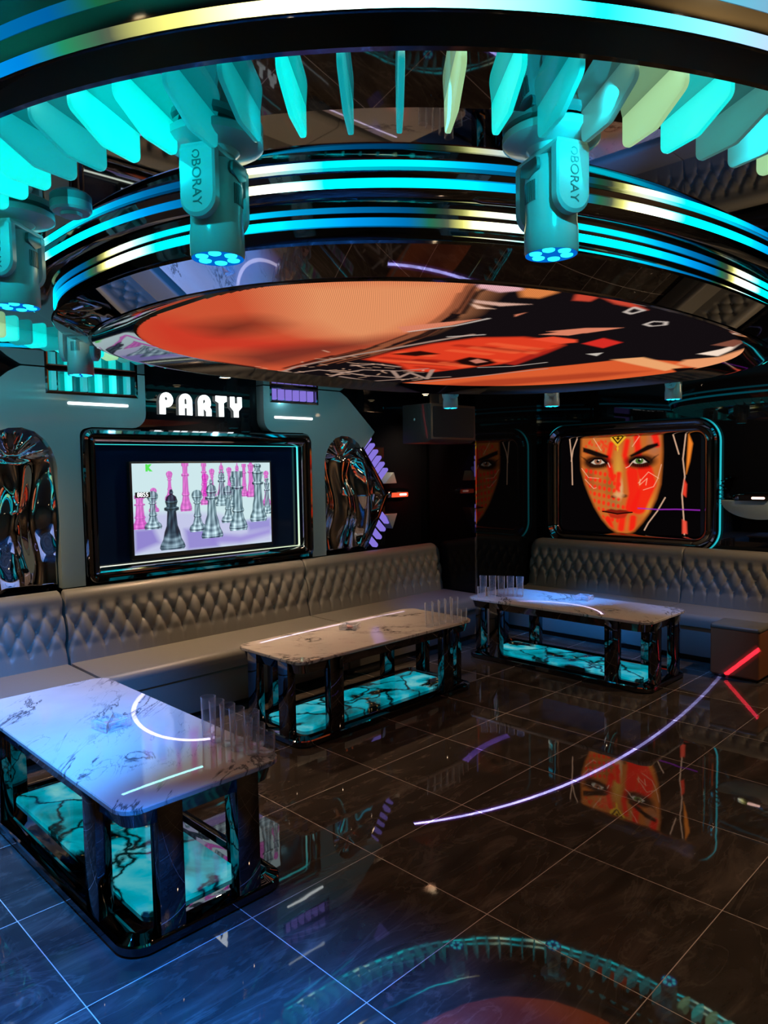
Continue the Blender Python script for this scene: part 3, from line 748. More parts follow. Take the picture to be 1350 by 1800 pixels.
def fin_bracket(name, label, group, p0, p1, nfin, tri_at, L=.125, side=1, mirror=False):
    f = MU if mirror else (lambda u: u)
    t = thing(name, label, 'wall light', (f(p0[0]), YL, p0[1]), 0, group)
    d = Vector((p1[0] - p0[0], p1[1] - p0[1])); l = d.length; d.normalize()
    for k in range(nfin):
        c = Vector(p0) + d * l * (k + .3) / nfin
        w = l / nfin * .24
        up = Vector((0.72, 0.69 * side))
        sd = Vector((up.y, -up.x))
        o = roundpoly([(*(c - sd * w - up * .02), 0), (*(c - sd * w + up * L), w * .95), (*(c + sd * w + up * L), w * .95), (*(c + sd * w - up * .02), 0)], 5)
        m_ = MB(); m_.loft([[(f(x) - f(p0[0]), y, z - p0[1]) for x, z in o] for y in (-.035, -.085)], True, True, True); m_.build('fin', M['purple_led'], t, .003)
    tr = [(f(x) - f(p0[0]), z - p0[1]) for x, z in tri_at]
    m_ = MB(); m_.loft([[(x, y, z) for x, z in tr] for y in (0, -.10)], True, False, True); m_.build('corner_piece', M['teal'], t, .004)
    return t
GB = 'violet fin lights beside the folded mirror'
fin_bracket('fin_light', 'row of small violet acrylic fins sloping down towards the red lamp', GB, (4.74, 1.93), (5.0, 1.57), 6, [(5.0, 1.55), (5.17, 1.55), (5.13, 1.66)])
fin_bracket('fin_light', 'row of small violet acrylic fins below the red lamp near the sofa back', GB, (4.99, 1.27), (4.77, .98), 4, [(5.02, 1.24), (5.17, 1.25), (5.10, 1.10)], .13, -1)

def wall_lamp(name, label, place, core, half=.19):
    """a smoked chrome capsule lying on the wall with a lit bar in the middle; place maps (along, up, out)"""
    t = thing(name, label, 'wall lamp', place(0, 0, 0))
    off = Vector(place(0, 0, 0))
    P = lambda a, b, c: tuple(Vector(place(a, b, c)) - off)
    rg = []
    for k in range(13):
        a = -half + 2 * half * k / 12; q = math.sqrt(max(1 - (a / half) ** 4, 0.02)) * .042
        rg.append([P(a, q * math.cos(b), .05 + .05 * math.sin(b) * q / .042) for b in np.linspace(0, 2 * PI, 16, endpoint=False)])
    m_ = MB(); m_.loft(rg, True, True, True); m_.build('housing', M['darkchrome'], t)
    m_ = MB(); r = roundrect(-half * .62, half * .55, -.026, .018, .01, 4); m_.loft([[P(x, y, q) for x, y in r] for q in (.085, .105)], True, False, True); m_.build('glow_window', core, t)
    m_ = MB(); r = roundrect(-half * .1, half * .42, -.012, .008, .009, 4); m_.loft([[P(x, y, q) for x, y in r] for q in (.104, .109)], True, False, True); m_.build('bright_bar', M['hot_led'], t)
    return t
wall_lamp('wall_lamp', 'red glowing lamp at the point of the right folded mirror', lambda a, b, c: Vector((5.22 + a, YL - c, 1.437 + b)), M['red_led'])

# television and its surround
t = thing('screen_surround', 'wide black chrome frame with cyan light line around the television', 'frame', (3.06, YL, .925))
def rr_ring(x0, x1, z0, z1, prof, r0, seg=8):
    return [[(x, -d, z) for x, z in roundrect(x0 + e, x1 - e, z0 + e, z1 - e, max(r0 - e, .012), seg)] for e, d in prof]
m_ = MB(); m_.loft(rr_ring(-1.01, 1.01, 0, 1.085, [(0, 0), (0, .115), (.012, .135), (.034, .14), (.045, .12), (.058, .118), (.074, .13), (.088, .122), (.10, .10), (.105, .08), (.105, .02)], .08)); m_.build('frame', M['darkchrome'], t, smooth=0.5)
ldm = MB(); ldm.loft(rr_ring(-1.01, 1.01, 0, 1.085, [(.106, .062), (.109, .06), (.109, .042), (.106, .04)], .08)); ld = ldm.build('led_strip', M['led'], t, smooth=3.2)
vv = np.array(ldm.v); lc = np.tile(np.array((0.05, .75, .78)), (len(vv), 1)); lc[(vv[:, 2] < .2)] = (.2, .9, .8); lc[(vv[:, 2] < .35) & (vv[:, 0] > .6)] = (.75, .9, .6); lc[(vv[:, 2] < .3) & (vv[:, 0] < -.3)] = (.9, .95, .8)
color_attr(ld.data, lc * .30)
m_ = MB(); m_.box(-.905, .905, -.02, -.005, .10, .985); m_.build('back_panel', M['navy'], t)

# ---- painted pictures for the lit screens
class Canvas:
    def __init__(s, x0, x1, y0, y1, nx, ny, bg=(0, 0, 0)):
        s.xs = np.linspace(x0, x1, nx); s.ys = np.linspace(y0, y1, ny); s.X, s.Y = np.meshgrid(s.xs, s.ys)
        s.px = (x1 - x0) / nx; s.C = np.zeros((ny, nx, 3)); s.C[:] = srgb(bg)
    def put(s, m, col, op=1.0):
        col = srgb(col) if isinstance(col, tuple) else col
        m = (m * op)[..., None]; s.C = s.C * (1 - m) + col * m
    def dist_poly(s, poly, closed=True):
        d = np.full(s.X.shape, 1e9); n = len(poly)
        for i in range(n if closed else n - 1):
            ax, ay = poly[i]; bx, by = poly[(i + 1) % n]; dx, dy = bx - ax, by - ay
            q = np.clip(((s.X - ax) * dx + (s.Y - ay) * dy) / (dx * dx + dy * dy + 1e-12), 0, 1)
            d = np.minimum(d, np.hypot(s.X - ax - q * dx, s.Y - ay - q * dy))
        return d
    def poly(s, poly, col, soft=None, op=1.0):
        soft = soft or s.px; d = s.dist_poly(poly); d = np.where(in_poly(s.X, s.Y, poly), d, -d)
        s.put(np.clip(d / soft + .5, 0, 1), col, op); return s
    def line(s, pts, col, w, op=1.0, soft=None):
        soft = soft or s.px; s.put(np.clip((w - s.dist_poly(pts, False)) / soft + .5, 0, 1), col, op); return s
    def ell(s, cx, cy, rx, ry, col, soft=.15, op=1.0, rot=0):
        dx, dy = s.X - cx, s.Y - cy; c, q = math.cos(rot), math.sin(rot)
        r = np.hypot((dx * c + dy * q) / rx, (-dx * q + dy * c) / ry); s.put(np.clip((1 - r) / soft + .5, 0, 1), col, op); return s
    def mesh(s, name, place, keep=None, m=None, parent=None):
        ny, nx = s.X.shape; mb = MB()
        mb.v = [place(x, y) for x, y in zip(s.X.ravel(), s.Y.ravel())]
        ok = np.ones((ny - 1, nx - 1), bool) if keep is None else keep(s.X[:-1, :-1] / 2 + s.X[1:, 1:] / 2, s.Y[:-1, :-1] / 2 + s.Y[1:, 1:] / 2)
        I, J = np.nonzero(ok); q = I * nx + J
        mb.f = [tuple(r) for r in np.stack([q, q + 1, q + nx + 1, q + nx], 1).tolist()]
        me = mb.mesh(name); color_attr(me, s.C.reshape(-1, 3)); return link(name, me, m, parent)
def srgb(c):
    c = np.array(c, float) / 255.0
    return np.where(c <= .04045, c / 12.92, ((c + .055) / 1.055) ** 2.4)

# television
t = thing('television', 'black television showing glass chess pieces on a violet board', 'television', (3.04, YL - .02, 1.075))
m_ = MB(); m_.loft([[(x, y, z) for x, z in roundrect(-.632, .632, -.02, .705, .012, 4)] for y in (0, -.045)], True, True, True); m_.build('bezel', M['tv'], t, .003)
K = Canvas(0, 1200, 0, 780, 520, 340, (206, 232, 236))
K.poly([(0, 430), (0, 780), (1200, 780), (1200, 560), (900, 560), (700, 470), (400, 430)], (196, 200, 232), 60)
for q, c in (([(0, 560), (150, 560), (200, 690), (0, 760)], (128, 108, 200)), ([(400, 590), (640, 600), (700, 780), (420, 780)], (136, 120, 205)), ([(950, 560), (1200, 540), (1200, 640), (980, 660)], (140, 128, 208)), ([(600, 640), (900, 690), (1200, 640), (1200, 700), (900, 760), (620, 740)], (150, 132, 214))):
    K.poly(q, c, 50, .8)
def piece(cx, y0, y1, w, kind, style):
    """one glass chess piece: a turned outline filled with vertical and ring shaped glints"""
    prof = {'pawn': [(0, .30), (.06, .42), (.16, .44), (.25, .30), (.28, .20), (.31, .34), (.34, .20), (.55, .24), (.62, .33), (.66, .26), (.80, .40), (.86, .62), (.93, .70), (1, .62)],
            'rook': [(0, .42), (.10, .42), (.11, .30), (.24, .28), (.26, .44), (.30, .44), (.31, .30), (.60, .36), (.66, .46), (.70, .36), (.80, .46), (.87, .62), (.94, .70), (1, .62)],
            'king': [(0, .16), (.02, .30), (.06, .30), (.08, .20), (.12, .22), (.14, .46), (.20, .40), (.30, .30), (.32, .46), (.35, .46), (.37, .30), (.60, .34), (.70, .44), (.80, .48), (.88, .64), (.95, .70), (1, .60)],
            'bishop': [(0, .06), (.05, .12), (.08, .08), (.12, .26), (.20, .34), (.28, .26), (.30, .40), (.34, .40), (.36, .24), (.60, .30), (.70, .42), (.82, .50), (.90, .64), (.96, .70), (1, .62)]}[kind]
    tt = (K.Y - y0) / (y1 - y0); hw = np.interp(tt, [p[0] for p in prof], [p[1] for p in prof]) * w
    x = (K.X - cx) / hw; ok = np.clip((1 - np.abs(x)) * hw / K.px * .5 + .5, 0, 1) * (tt > 0) * (tt < 1)
    if kind == 'pawn': # round head
        r = np.hypot((K.X - cx) / (.44 * w), (tt - .13) * (y1 - y0) / (.46 * w)); ok = np.maximum(ok * (tt > .2), np.clip((1 - r) * 8 + .5, 0, 1))
    pr = np.array(prof); kn = [pr[k, 0] for k in range(1, len(pr) - 1) if pr[k, 1] > pr[k - 1, 1] and pr[k, 1] >= pr[k + 1, 1]]
    bend = .018 * (1 - x * x)                  # rings of a turned piece curve downwards in front
    ringd = sum(np.exp(-((tt - k - bend - .012) / .010) ** 2) for k in kn); ringl = sum(np.exp(-((tt - k - bend + .010) / .008) ** 2) for k in kn)
    base = np.clip((tt - .72) / .10, 0, 1)
    streak = .30 * np.exp(-((x + .45) / .10) ** 2) + .22 * np.exp(-((x - .30) / .07) ** 2) - .34 * np.exp(-((x - .62) / .12) ** 2) - .26 * np.exp(-((x + .12) / .14) ** 2) - .30 * np.exp(-((x + .80) / .10) ** 2)
    wave = .16 * np.sin((tt + .05 * x * x) * 64 + cx) * base + .10 * np.sin(tt * 23 + 4 * x + cx)
    rim = np.clip((np.abs(x) - .84) / .16, 0, 1)
    if style == 'clear':
        v = .60 + streak + wave + .30 * ringl - .45 * ringd - .50 * rim + .12 * base
        col = np.stack([.08 + .66 * v, .16 + .70 * v, .20 + .70 * v], -1); op = .93
    elif style == 'dark':
        v = .22 + .5 * streak + wave + .30 * ringl - .2 * ringd + .42 * base - .3 * rim
        col = np.stack([.04 + .56 * v, .09 + .62 * v, .13 + .64 * v], -1); op = .96
    else:
        v = .58 + .7 * streak + .6 * wave + .25 * ringl - .35 * ringd - .3 * rim
        col = np.stack([.50 + .52 * v, .02 + .55 * v * v, .45 + .46 * v], -1); op = .82
    col = np.clip(col * 1.15 - .08, 0, 1) ** 2.0
    K.put(ok, col, op)
for a in ((290, 60, 330, 60, 'pawn', 'pink'), (420, -20, 430, 72, 'rook', 'pink'), (580, 0, 300, 55, 'rook', 'pink'), (650, 40, 320, 55, 'pawn', 'pink'), (735, -10, 300, 60, 'bishop', 'pink'), (805, 30, 300, 55, 'pawn', 'pink'), (880, 0, 260, 50, 'bishop', 'pink'), (945, 10, 320, 50, 'rook', 'pink'), (1010, -30, 330, 66, 'king', 'pink'), (1160, 60, 420, 60, 'pawn', 'pink'), (50, 270, 560, 95, 'rook', 'pink'), (160, 210, 420, 60, 'pawn', 'pink'), (590, 90, 380, 70, 'pawn', 'pink')):
    piece(*a)
for a in ((1165, 150, 500, 60, 'king', 'clear'), (735, 60, 400, 85, 'bishop', 'clear'), (840, 110, 420, 75, 'pawn', 'clear'), (790, 210, 560, 95, 'pawn', 'clear'), (150, 240, 570, 100, 'pawn', 'clear'), (515, 240, 620, 105, 'pawn', 'clear'), (1075, 10, 570, 120, 'king', 'clear'), (880, 80, 640, 125, 'rook', 'clear'), (640, 150, 690, 140, 'bishop', 'clear'), (300, 230, 760, 150, 'bishop', 'dark')):
    piece(*a)
K.C *= 1.0
K.mesh('screen', lambda x, y: (-.615 + 1.23 * x / 1200, -.0465, .69 - .675 * y / 780), None, M['tvpic'], t)
m_ = MB(); m_.loft([[(x, y, z) for x, z in roundrect(-.597, -.478, .437, .478, .002, 2)] for y in (-.047, -.0482)], True, False, True); m_.build('number_box', M['black'], t)
FR = Matrix.Rotation(PI / 2, 4, 'X')
text_mesh('number_text', '8855', .045, M['white_led'], t, Matrix.Translation((-.537, -.0488, .458)) @ FR, .0004)
text_mesh('green_mark', 'K', .062, M['green_led'], t, Matrix.Translation((-.487, -.0482, .655)) @ FR, .0004, .006)

# party sign: five heavy round shouldered letters
t = thing('party_sign', 'white glowing letters spelling PARTY on the black mirror wall', 'sign', (3.05, YL, 2.13))
def arc(cx, cy, rx, ry, a0, a1, n=12): return [(cx + rx * math.cos(a), cy + ry * math.sin(a)) for a in np.radians(np.linspace(a0, a1, n))]
H, Wd = .165, .112
LET = {
 'P': [[(0, 0)] + [(.047, 0), (.047, .055)] + arc(.058, .109, .055, .056, -95, 180, 26) + [(0, .10)], arc(.055, .118, .014, .014, 0, 360, 14)[:-1]],
 'A': [[(0, 0), (.044, 0), (.044, .055), (.070, .055), (.070, 0), (.114, 0)] + arc(.057, .104, .057, .061, 0, 180, 22), arc(.057, .115, .013, .013, -20, 180, 10) + [(.044, .083), (.070, .083)]],
 'R': [[(0, 0), (.044, 0), (.044, .052), (.058, .052), (.074, .034), (.074, 0), (.118, 0), (.118, .050), (.104, .072), (.114, .084)] + arc(.057, .108, .057, .057, -5, 180, 22), arc(.055, .116, .013, .013, -60, 180, 10) + [(.042, .088)]],
 'T': [[(.030, 0), (.072, 0), (.072, .108), (.085, .116), (.102, .124), (.102, .165), (0, .165), (0, .124), (.018, .116), (.030, .108)]],
 'Y': [[(.034, 0), (.076, 0), (.076, .050), (.110, .084), (.110, .165), (.072, .165), (.072, .112), (.038, .112), (.038, .165), (0, .165), (0, .084), (.034, .050)]],
}
for ch, u0 in zip('PARTY', (2.688, 2.850, 3.016, 3.176, 3.312)):
    pl = [[(x * .97 + u0 - 3.05, z + .008) for x, z in p] for p in LET[ch]]
    curve_plate('letter', pl, .012, .0015, M['white_led'], t, lambda x, y, z: Vector((x, -.022 + z, y)))
    cxm = u0 - 3.05 + .05
    MB().box(cxm - .006, cxm + .006, -.016, 0, .03, .042).build('standoff', M['chrome'], t)

# ---------------------------------------------------------------- back wall face screen
t = thing('wall_screen', 'LED screen on the back wall showing a red and orange painted face', 'screen', (XB, 3.44, .86))
def rrb(prof, r0): return [[(-d, y, z) for y, z in roundrect(-.92 + e, .90 - e, 0 + e, 1.26 - e, max(r0 - e, .05), 10)] for e, d in prof]
m_ = MB(); m_.loft(rrb([(0, 0), (0, .05), (.012, .075), (.03, .08), (.05, .065), (.065, .055), (.085, .075), (.10, .08), (.115, .07), (.14, .03), (.145, .012)], .22)); m_.build('frame', M['darkchrome'], t, smooth=0.7)
m_ = MB(); m_.loft(rrb([(-.002, .018), (-.011, .020), (-.011, .034), (-.002, .036)], .22)); ld = m_.build('led_strip', M['led'], t, smooth=3.2)
vv = np.array([v.co for v in ld.data.vertices]); k = np.clip((np.abs(vv[:, 1] + .01) - .74) / .15, 0, 1)[:, None]
color_attr(ld.data, np.array((.0, .0015, .002)) + k * np.array((.005, .13, .15)) + k * np.clip(1 - np.abs(vv[:, 2:3] - .72) / .2, 0, 1) * np.array((.08, .06, -.02)))
F = Canvas(-1.15, 1.15, -1.02, 1.08, 330, 300, (6, 4, 5))
face = [(-.76, -1.1), (-.775, -.6), (-.765, -.3), (-.70, .0), (-.62, .25), (-.53, .5), (-.40, .76), (-.28, .93), (-.14, 1.04), (.02, 1.06), (.14, .98), (.26, .80), (.38, .58), (.48, .30), (.545, -.0), (.565, -.35), (.575, -.65), (.56, -1.1)]
F.poly(face, (196, 104, 40), .06)
def streak(pts, col, w, op, soft): F.line(pts, col, w, op, soft)
fm = np.clip(np.where(in_poly(F.X, F.Y, face), F.dist_poly(face), 0) / .05, 0, 1)
# warm modelling of the painted face: hollows, ridges, ochre centre, green grey shadows
for cx, cy, rx, ry, c, op in ((-.13, -.2, .10, .75, (214, 160, 60), .8), (-.10, .1, .07, .3, (230, 200, 150), .6), (.10, -.1, .09, .4, (120, 100, 40), .7), (-.28, .0, .13, .35, (128, 92, 34), .7), (-.2, .42, .17, .18, (150, 110, 60), .7), (-.45, .05, .3, .12, (170, 90, 40), .6), (.30, .25, .2, .5, (235, 140, 40), .8), (.38, .55, .12, .3, (210, 150, 50), .7), (.0, .85, .2, .18, (220, 110, 40), .7), (-.62, -.2, .12, .5, (150, 60, 30), .7), (.45, -.85, .15, .4, (150, 110, 90), .6), (-.45, -.8, .25, .25, (210, 120, 60), .6), (.12, -.85, .14, .25, (190, 120, 60), .7)):
    m0 = np.clip((1 - np.hypot((F.X - cx) / rx, (F.Y - cy) / ry)) / .8, 0, 1); F.put(m0 * fm, c, op)
for pts, w in (([(.02, -.9), (-.02, -.6), (.04, -.35)], .05), ([(.17, -1.0), (.20, -.6), (.17, -.4)], .06), ([(.10, -.25), (.14, .2), (.08, .5)], .10), ([(.30, -.30), (.36, .0), (.26, .3), (.20, .5)], .13), ([(-.12, -.22), (-.14, .1)], .05), ([(-.25, -.85), (-.3, -.5), (-.22, -.1)], .05), ([(.45, -1.0), (.50, -.8)], .06), ([(-.05, .62), (-.08, .95)], .06), ([(.12, .7), (.10, .95)], .06), ([(-.30, .75), (-.25, .95)], .06)):
    m0 = np.clip((w - F.dist_poly(pts, False)) / .05 + .4, 0, 1); F.put(m0 * fm, (242, 30, 18), .95)
for j in range(7):           # rows of painted scales over the cheek
    y = -.22 + j * .155
    for i in range(9):
        x = -.76 + i * .082 + (j % 2) * .041 + j * .035
        if x > -.12 + .02 * j: continue
        m0 = np.clip((1 - np.hypot((F.X - x) / .036, (F.Y - y - .25 * (x + .4)) / .062)) / .5, 0, 1); F.put(m0 * fm, (244, 40, 20), .9)
for i in range(26):
    x, y = -.7 + rng.rand() * .55, -.98 + rng.rand() * .3
    m0 = np.clip((1 - np.hypot((F.X - x) / .03, (F.Y - y) / .05)) / .6, 0, 1); F.put(m0 * fm, (238, 50, 24), .7)
brow1 = [(-.74, -.80), (-.62, -.76), (-.45, -.68), (-.29, -.60), (-.30, -.55), (-.50, -.59), (-.74, -.70)]
brow2 = [(.06, -.60), (.20, -.70), (.34, -.80), (.50, -.84), (.52, -.78), (.36, -.70), (.22, -.62), (.08, -.56)]
for b in (brow1, brow2): F.poly(b, (22, 10, 8), .03)
for ex, sg in ((-.475, 1), (.215, -1)):
    F.ell(ex - .02 * sg, -.47, .24, .145, (24, 10, 8), .5, .95)
    F.poly([(ex - .23 * sg, -.56), (ex - .30 * sg, -.60), (ex - .13 * sg, -.42)], (20, 8, 6), .03)
    F.poly([(ex - .13, -.47), (ex - .05, -.535), (ex + .05, -.535), (ex + .13, -.46), (ex + .04, -.425), (ex - .06, -.425)], (206, 190, 170), .02)
    F.ell(ex + .0, -.485, .065, .062, (70, 104, 44) if sg < 0 else (150, 96, 70), .2)
    F.ell(ex + .0, -.485, .026, .028, (8, 8, 8), .3); F.ell(ex + .018, -.51, .012, .012, (240, 240, 230), .4)
    F.line([(ex - .15, -.46), (ex - .06, -.545), (ex + .06, -.545), (ex + .15, -.45)], (12, 6, 6), .018)
    for k in range(9): F.line([(ex - .12 + .03 * k, -.42), (ex - .14 + .035 * k, -.36)], (18, 8, 6), .005, .8)
F.line([(.10, -.45), (.05, -.37), (.0, -.34)], (250, 190, 160), .008, .8); F.line([(-.30, -.45), (-.27, -.36)], (250, 190, 160), .008, .8)
F.ell(-.20, .27, .05, .03, (60, 20, 10), .8, .8); F.ell(-.03, .25, .055, .035, (70, 30, 12), .8, .8); F.ell(-.12, .23, .08, .06, (225, 165, 110), .9, .8)
F.poly([(-.39, .59), (-.25, .53), (-.16, .55), (-.10, .54), (.0, .55), (.10, .59), (-.02, .62), (-.14, .64), (-.27, .62)], (120, 26, 14), .03)
F.poly([(-.30, .62), (-.14, .65), (.04, .61), (-.02, .71), (-.14, .74), (-.26, .71)], (186, 44, 22), .03)
F.line([(-.39, .59), (-.26, .61), (-.14, .635), (-.02, .61), (.10, .59)], (26, 6, 5), .014)
F.poly([(-.27, -1.04), (-.02, -1.04), (.0, -.98), (-.14, -.78), (-.25, -.93)], (232, 176, 40), .015)
F.line([(-.24, -1.02), (-.14, -.86), (-.03, -1.02)], (40, 20, 8), .012); F.poly([(-.14, -.80), (-.16, -.76), (-.14, -.68), (-.12, -.76)], (232, 176, 40), .012); F.poly([(-.17, -.96), (-.13, -1.0), (-.10, -.96), (-.135, -.92)], (60, 30, 10), .012)
for q in ([(-.55, -.98), (-.42, -.72)], [(.22, -1.0), (.10, -.78)], [(-.76, -.34), (-.64, -.14), (-.46, -.12)], [(-.70, -.1), (-.55, .1), (-.50, .08)], [(.56, -.40), (.50, -.1), (.44, .05), (.28, .12)], [(.20, -.02), (.36, -.25), (.52, -.12)], [(.23, -.1), (.22, .02), (.34, -.12), (.32, .02)]): F.line(q, (255, 190, 150), .006, .7)
for q in ([(-.98, -1.0), (-.94, -.5), (-.93, .02)], [(-.84, -1.0), (-.92, -.75), (-.95, -.5)], [(.62, .27), (.50, .55), (.36, .80), (.30, .95)], [(.73, -1.0), (.82, -.6)], [(.92, -1.0), (.88, -.5), (.91, -.15), (.87, .2), (.90, .7), (.91, 1.0)]): F.line(q, (214, 170, 140), .010, .9)
F.poly([(.96, -1.0), (1.02, -.8), (.98, -.45), (.93, -.2), (.94, -.5)], (240, 130, 40), .03); F.poly([(.90, -.1), (.94, .0), (.93, .25), (.88, .2)], (230, 60, 40), .03); F.poly([(.88, .7), (.94, .74), (.95, .98), (.88, .98)], (236, 80, 60), .03)
F.line([(.2, .50), (.5, .515), (.8, .50), (1.15, .505)], (150, 40, 180), .012, .8)
F.mesh('screen', lambda x, y: (-.016, .755 - 1.50 * (x + 1.15) / 2.30 - .005, 1.13 - 1.01 * (y + 1.02) / 2.1), lambda x, y: np.maximum(np.abs(x) / 1.15 - .9, 0) ** 2 * 130 + np.maximum(np.abs((y - .03) / 1.05) - .88, 0) ** 2 * 90 < 1, M['face'], t)
m_ = MB(); m_.box(-.012, -.002, -.80, .80, .1, 1.16); m_.build('back_panel', M['black'], t)
wall_lamp('wall_lamp', 'smoked chrome capsule lamp right of the face screen at the right edge', lambda a, b, c: Vector((XB - c, 2.20 - a, 1.385 + b)), M['chrome'], .21)
t = thing('wall_shelf', 'dark grey half round ledge under the capsule lamp at the right edge', 'wall panel', (XB, 2.16, 1.30))
o = [(-.33, .06)] + arc(0, .06, .33, .17, 180, 360, 24)
m_ = MB(); m_.loft([[(-x, y, z) for y, z in o] for x in (0, .09)], True, True, True); m_.build('ledge', M['teal'], t, .006)
t = thing('chrome_rosette', 'folded chrome fan beside the capsule lamp on the back wall', 'ornament', (XB, 2.42, 1.43))
v = [(-.075, 0, 0)]
for k in range(29):
    a = math.radians(60 + 240 * k / 28); r = .16 if k % 2 else .135; v.append((-.01 - (.035 if k % 2 else 0), -r * math.cos(a) * .75, r * math.sin(a)))
MB().add(v, [(0, k + 1, k + 2) for k in range(28)]).build('fan', M['darkchrome'], t, smooth=0.05)

# ---------------------------------------------------------------- oval LED picture in the drum
DISC = {
'skin':[(1.32,2.67),(1.25,2.50),(1.22,2.29),(1.22,2.09),(1.25,1.95),(1.32,1.81),(1.42,1.68),(1.50,1.58),(1.60,1.48),(1.72,1.41),(1.81,1.35),(1.85,1.44),(1.93,1.53),(2.10,1.72),(2.20,1.87),(2.31,2.08),(2.39,2.33),(2.46,2.58),(2.49,2.84),(2.52,3.07),(2.56,3.33),(2.67,3.56),(2.35,3.34),(2.10,3.30),(1.86,3.30),(1.58,3.05),(1.43,2.88)],
'tanpatch':[(1.34,1.81),(1.51,1.59),(1.72,1.41),(1.81,1.37),(1.93,1.54),(2.11,1.75),(2.27,2.11),(2.26,2.38),(2.02,2.40),(1.69,2.21)],
'redleft':[(1.34,2.72),(1.27,2.51),(1.37,2.49),(1.65,2.62),(1.91,2.58),(2.15,2.56),(2.18,2.85),(1.92,2.95),(1.82,3.19),(1.56,3.03)],
'smudge':[(1.55,2.55),(1.57,2.40),(1.62,2.30),(1.71,2.34),(1.74,2.50),(1.69,2.64)],
'smudge2':[(2.02,3.11),(2.04,2.80),(2.13,2.54),(2.24,2.36),(2.30,2.20),(2.39,2.51),(2.40,2.86),(2.41,3.16),(2.31,3.29)],
'lowerface':[(2.63,2.77),(2.57,2.50),(2.55,2.22),(2.59,1.99),(2.73,1.85),(2.96,1.80),(3.08,1.86),(3.17,2.01),(3.30,2.20),(3.35,2.42),(3.32,2.64),(3.30,2.88),(3.15,2.93),(2.90,2.78)],
'eyeshadow':[(3.05,2.50),(3.01,2.37),(3.16,2.35),(3.29,2.41),(3.32,2.56),(3.17,2.56)],
'eyew':[(3.11,2.45),(3.09,2.38),(3.22,2.41),(3.22,2.49)],
'brow':[(2.62,2.55),(2.66,2.40),(2.80,2.40),(2.76,2.52)],
'nostroke':[(2.80,1.86),(2.83,1.76),(2.98,1.73),(3.05,1.77),(3.02,1.84)],
'diamond':[(3.10,1.77),(3.04,1.63),(3.22,1.63),(3.30,1.77)],
'nosetri':[(3.37,2.40),(3.17,2.10),(3.12,1.90),(3.23,2.05),(3.45,2.39)],
'band':[(3.53,3.50),(3.59,3.14),(3.68,2.79),(3.67,2.40),(3.71,2.16),(3.73,1.95),(3.86,1.80),(4.10,1.71),(4.29,1.57),(4.57,1.77),(4.64,2.12),(4.72,2.62),(4.57,2.95),(4.32,3.22),(3.95,3.45)],
'bandshade':[(3.84,3.36),(3.87,2.93),(4.02,2.59),(4.11,2.28),(4.33,2.02),(4.38,2.39),(4.29,2.77),(4.23,3.16)],
'pale1':[(3.69,1.93),(3.75,1.78),(4.32,1.80),(4.41,1.95),(3.95,1.94)],
'pale2':[(4.03,1.67),(4.08,1.51),(3.83,1.25),(4.12,1.34),(4.41,1.58),(4.48,1.77),(4.17,1.77)],
'white2':[(3.87,1.54),(3.81,1.40),(3.70,1.27),(3.89,1.38),(4.04,1.50)],
'brown2':[(3.64,1.38),(3.56,1.25),(3.66,1.23),(3.79,1.33)],
'pink':[(1.79,1.41),(1.89,1.32),(1.94,1.33),(2.02,1.36),(1.98,1.43),(1.89,1.44)],
'pink2':[(1.93,1.54),(2.01,1.55),(2.10,1.52),(2.21,1.46),(2.15,1.55),(2.03,1.58)],
'pink3':[(2.00,1.59),(2.12,1.60),(2.17,1.59),(2.12,1.63)],
'orange2':[(2.02,1.38),(1.97,1.30),(2.07,1.26),(2.13,1.31),(2.15,1.39),(2.09,1.42)],
'red3':[(2.20,1.28),(2.20,1.22),(2.32,1.19),(2.63,1.23),(2.44,1.26),(2.29,1.24),(2.33,1.30),(2.27,1.33)],
'stroke1':[(2.14,2.05),(2.22,1.85),(2.27,1.73),(2.28,1.89),(2.25,2.12)],
'stroke2':[(2.31,1.60),(2.31,1.55),(2.34,1.62)],
'stroke3':[(2.70,1.71),(2.76,1.56),(2.88,1.45),(2.87,1.62)],
'stroke4':[(2.74,1.77),(2.76,1.61),(2.86,1.53),(2.86,1.70)],
'white4':[(3.40,1.92),(3.43,1.84),(3.51,1.92)],
'dark5':[(4.34,1.88),(4.41,1.76),(4.55,1.85),(4.52,1.93)],
}
DISC_LINES = {
'chain':[[(2.64,3.58),(2.52,3.21),(2.49,2.79),(2.50,2.47),(2.50,2.18),(2.51,1.96)],[(3.00,3.59),(2.90,3.25),(2.90,3.06),(3.10,2.97),(3.16,2.80)],[(2.67,3.39),(2.70,3.22),(2.86,3.21),(3.08,3.24),(3.33,3.19)],[(3.00,3.37),(3.31,3.43),(3.43,3.19),(3.55,2.96)],[(3.07,2.99),(3.33,3.19),(3.21,2.98),(3.52,3.12),(3.22,2.81)],[(2.57,3.38),(2.84,3.50),(3.09,3.52)],[(2.74,2.98),(2.80,2.85),(2.98,2.85)],[(3.60,3.45),(3.65,3.09),(3.69,2.71),(3.72,2.36)]],
'white':[[(2.59,1.30),(2.54,1.24),(2.62,1.24),(2.64,1.30),(2.59,1.30)],[(2.88,1.36),(2.85,1.31),(2.90,1.28),(2.96,1.31),(2.94,1.36),(2.88,1.36)],[(2.25,2.09),(2.30,1.88),(2.29,1.71)],[(2.47,2.06),(2.55,1.93)],[(3.36,2.58),(3.48,2.43),(3.50,2.22)]],
}

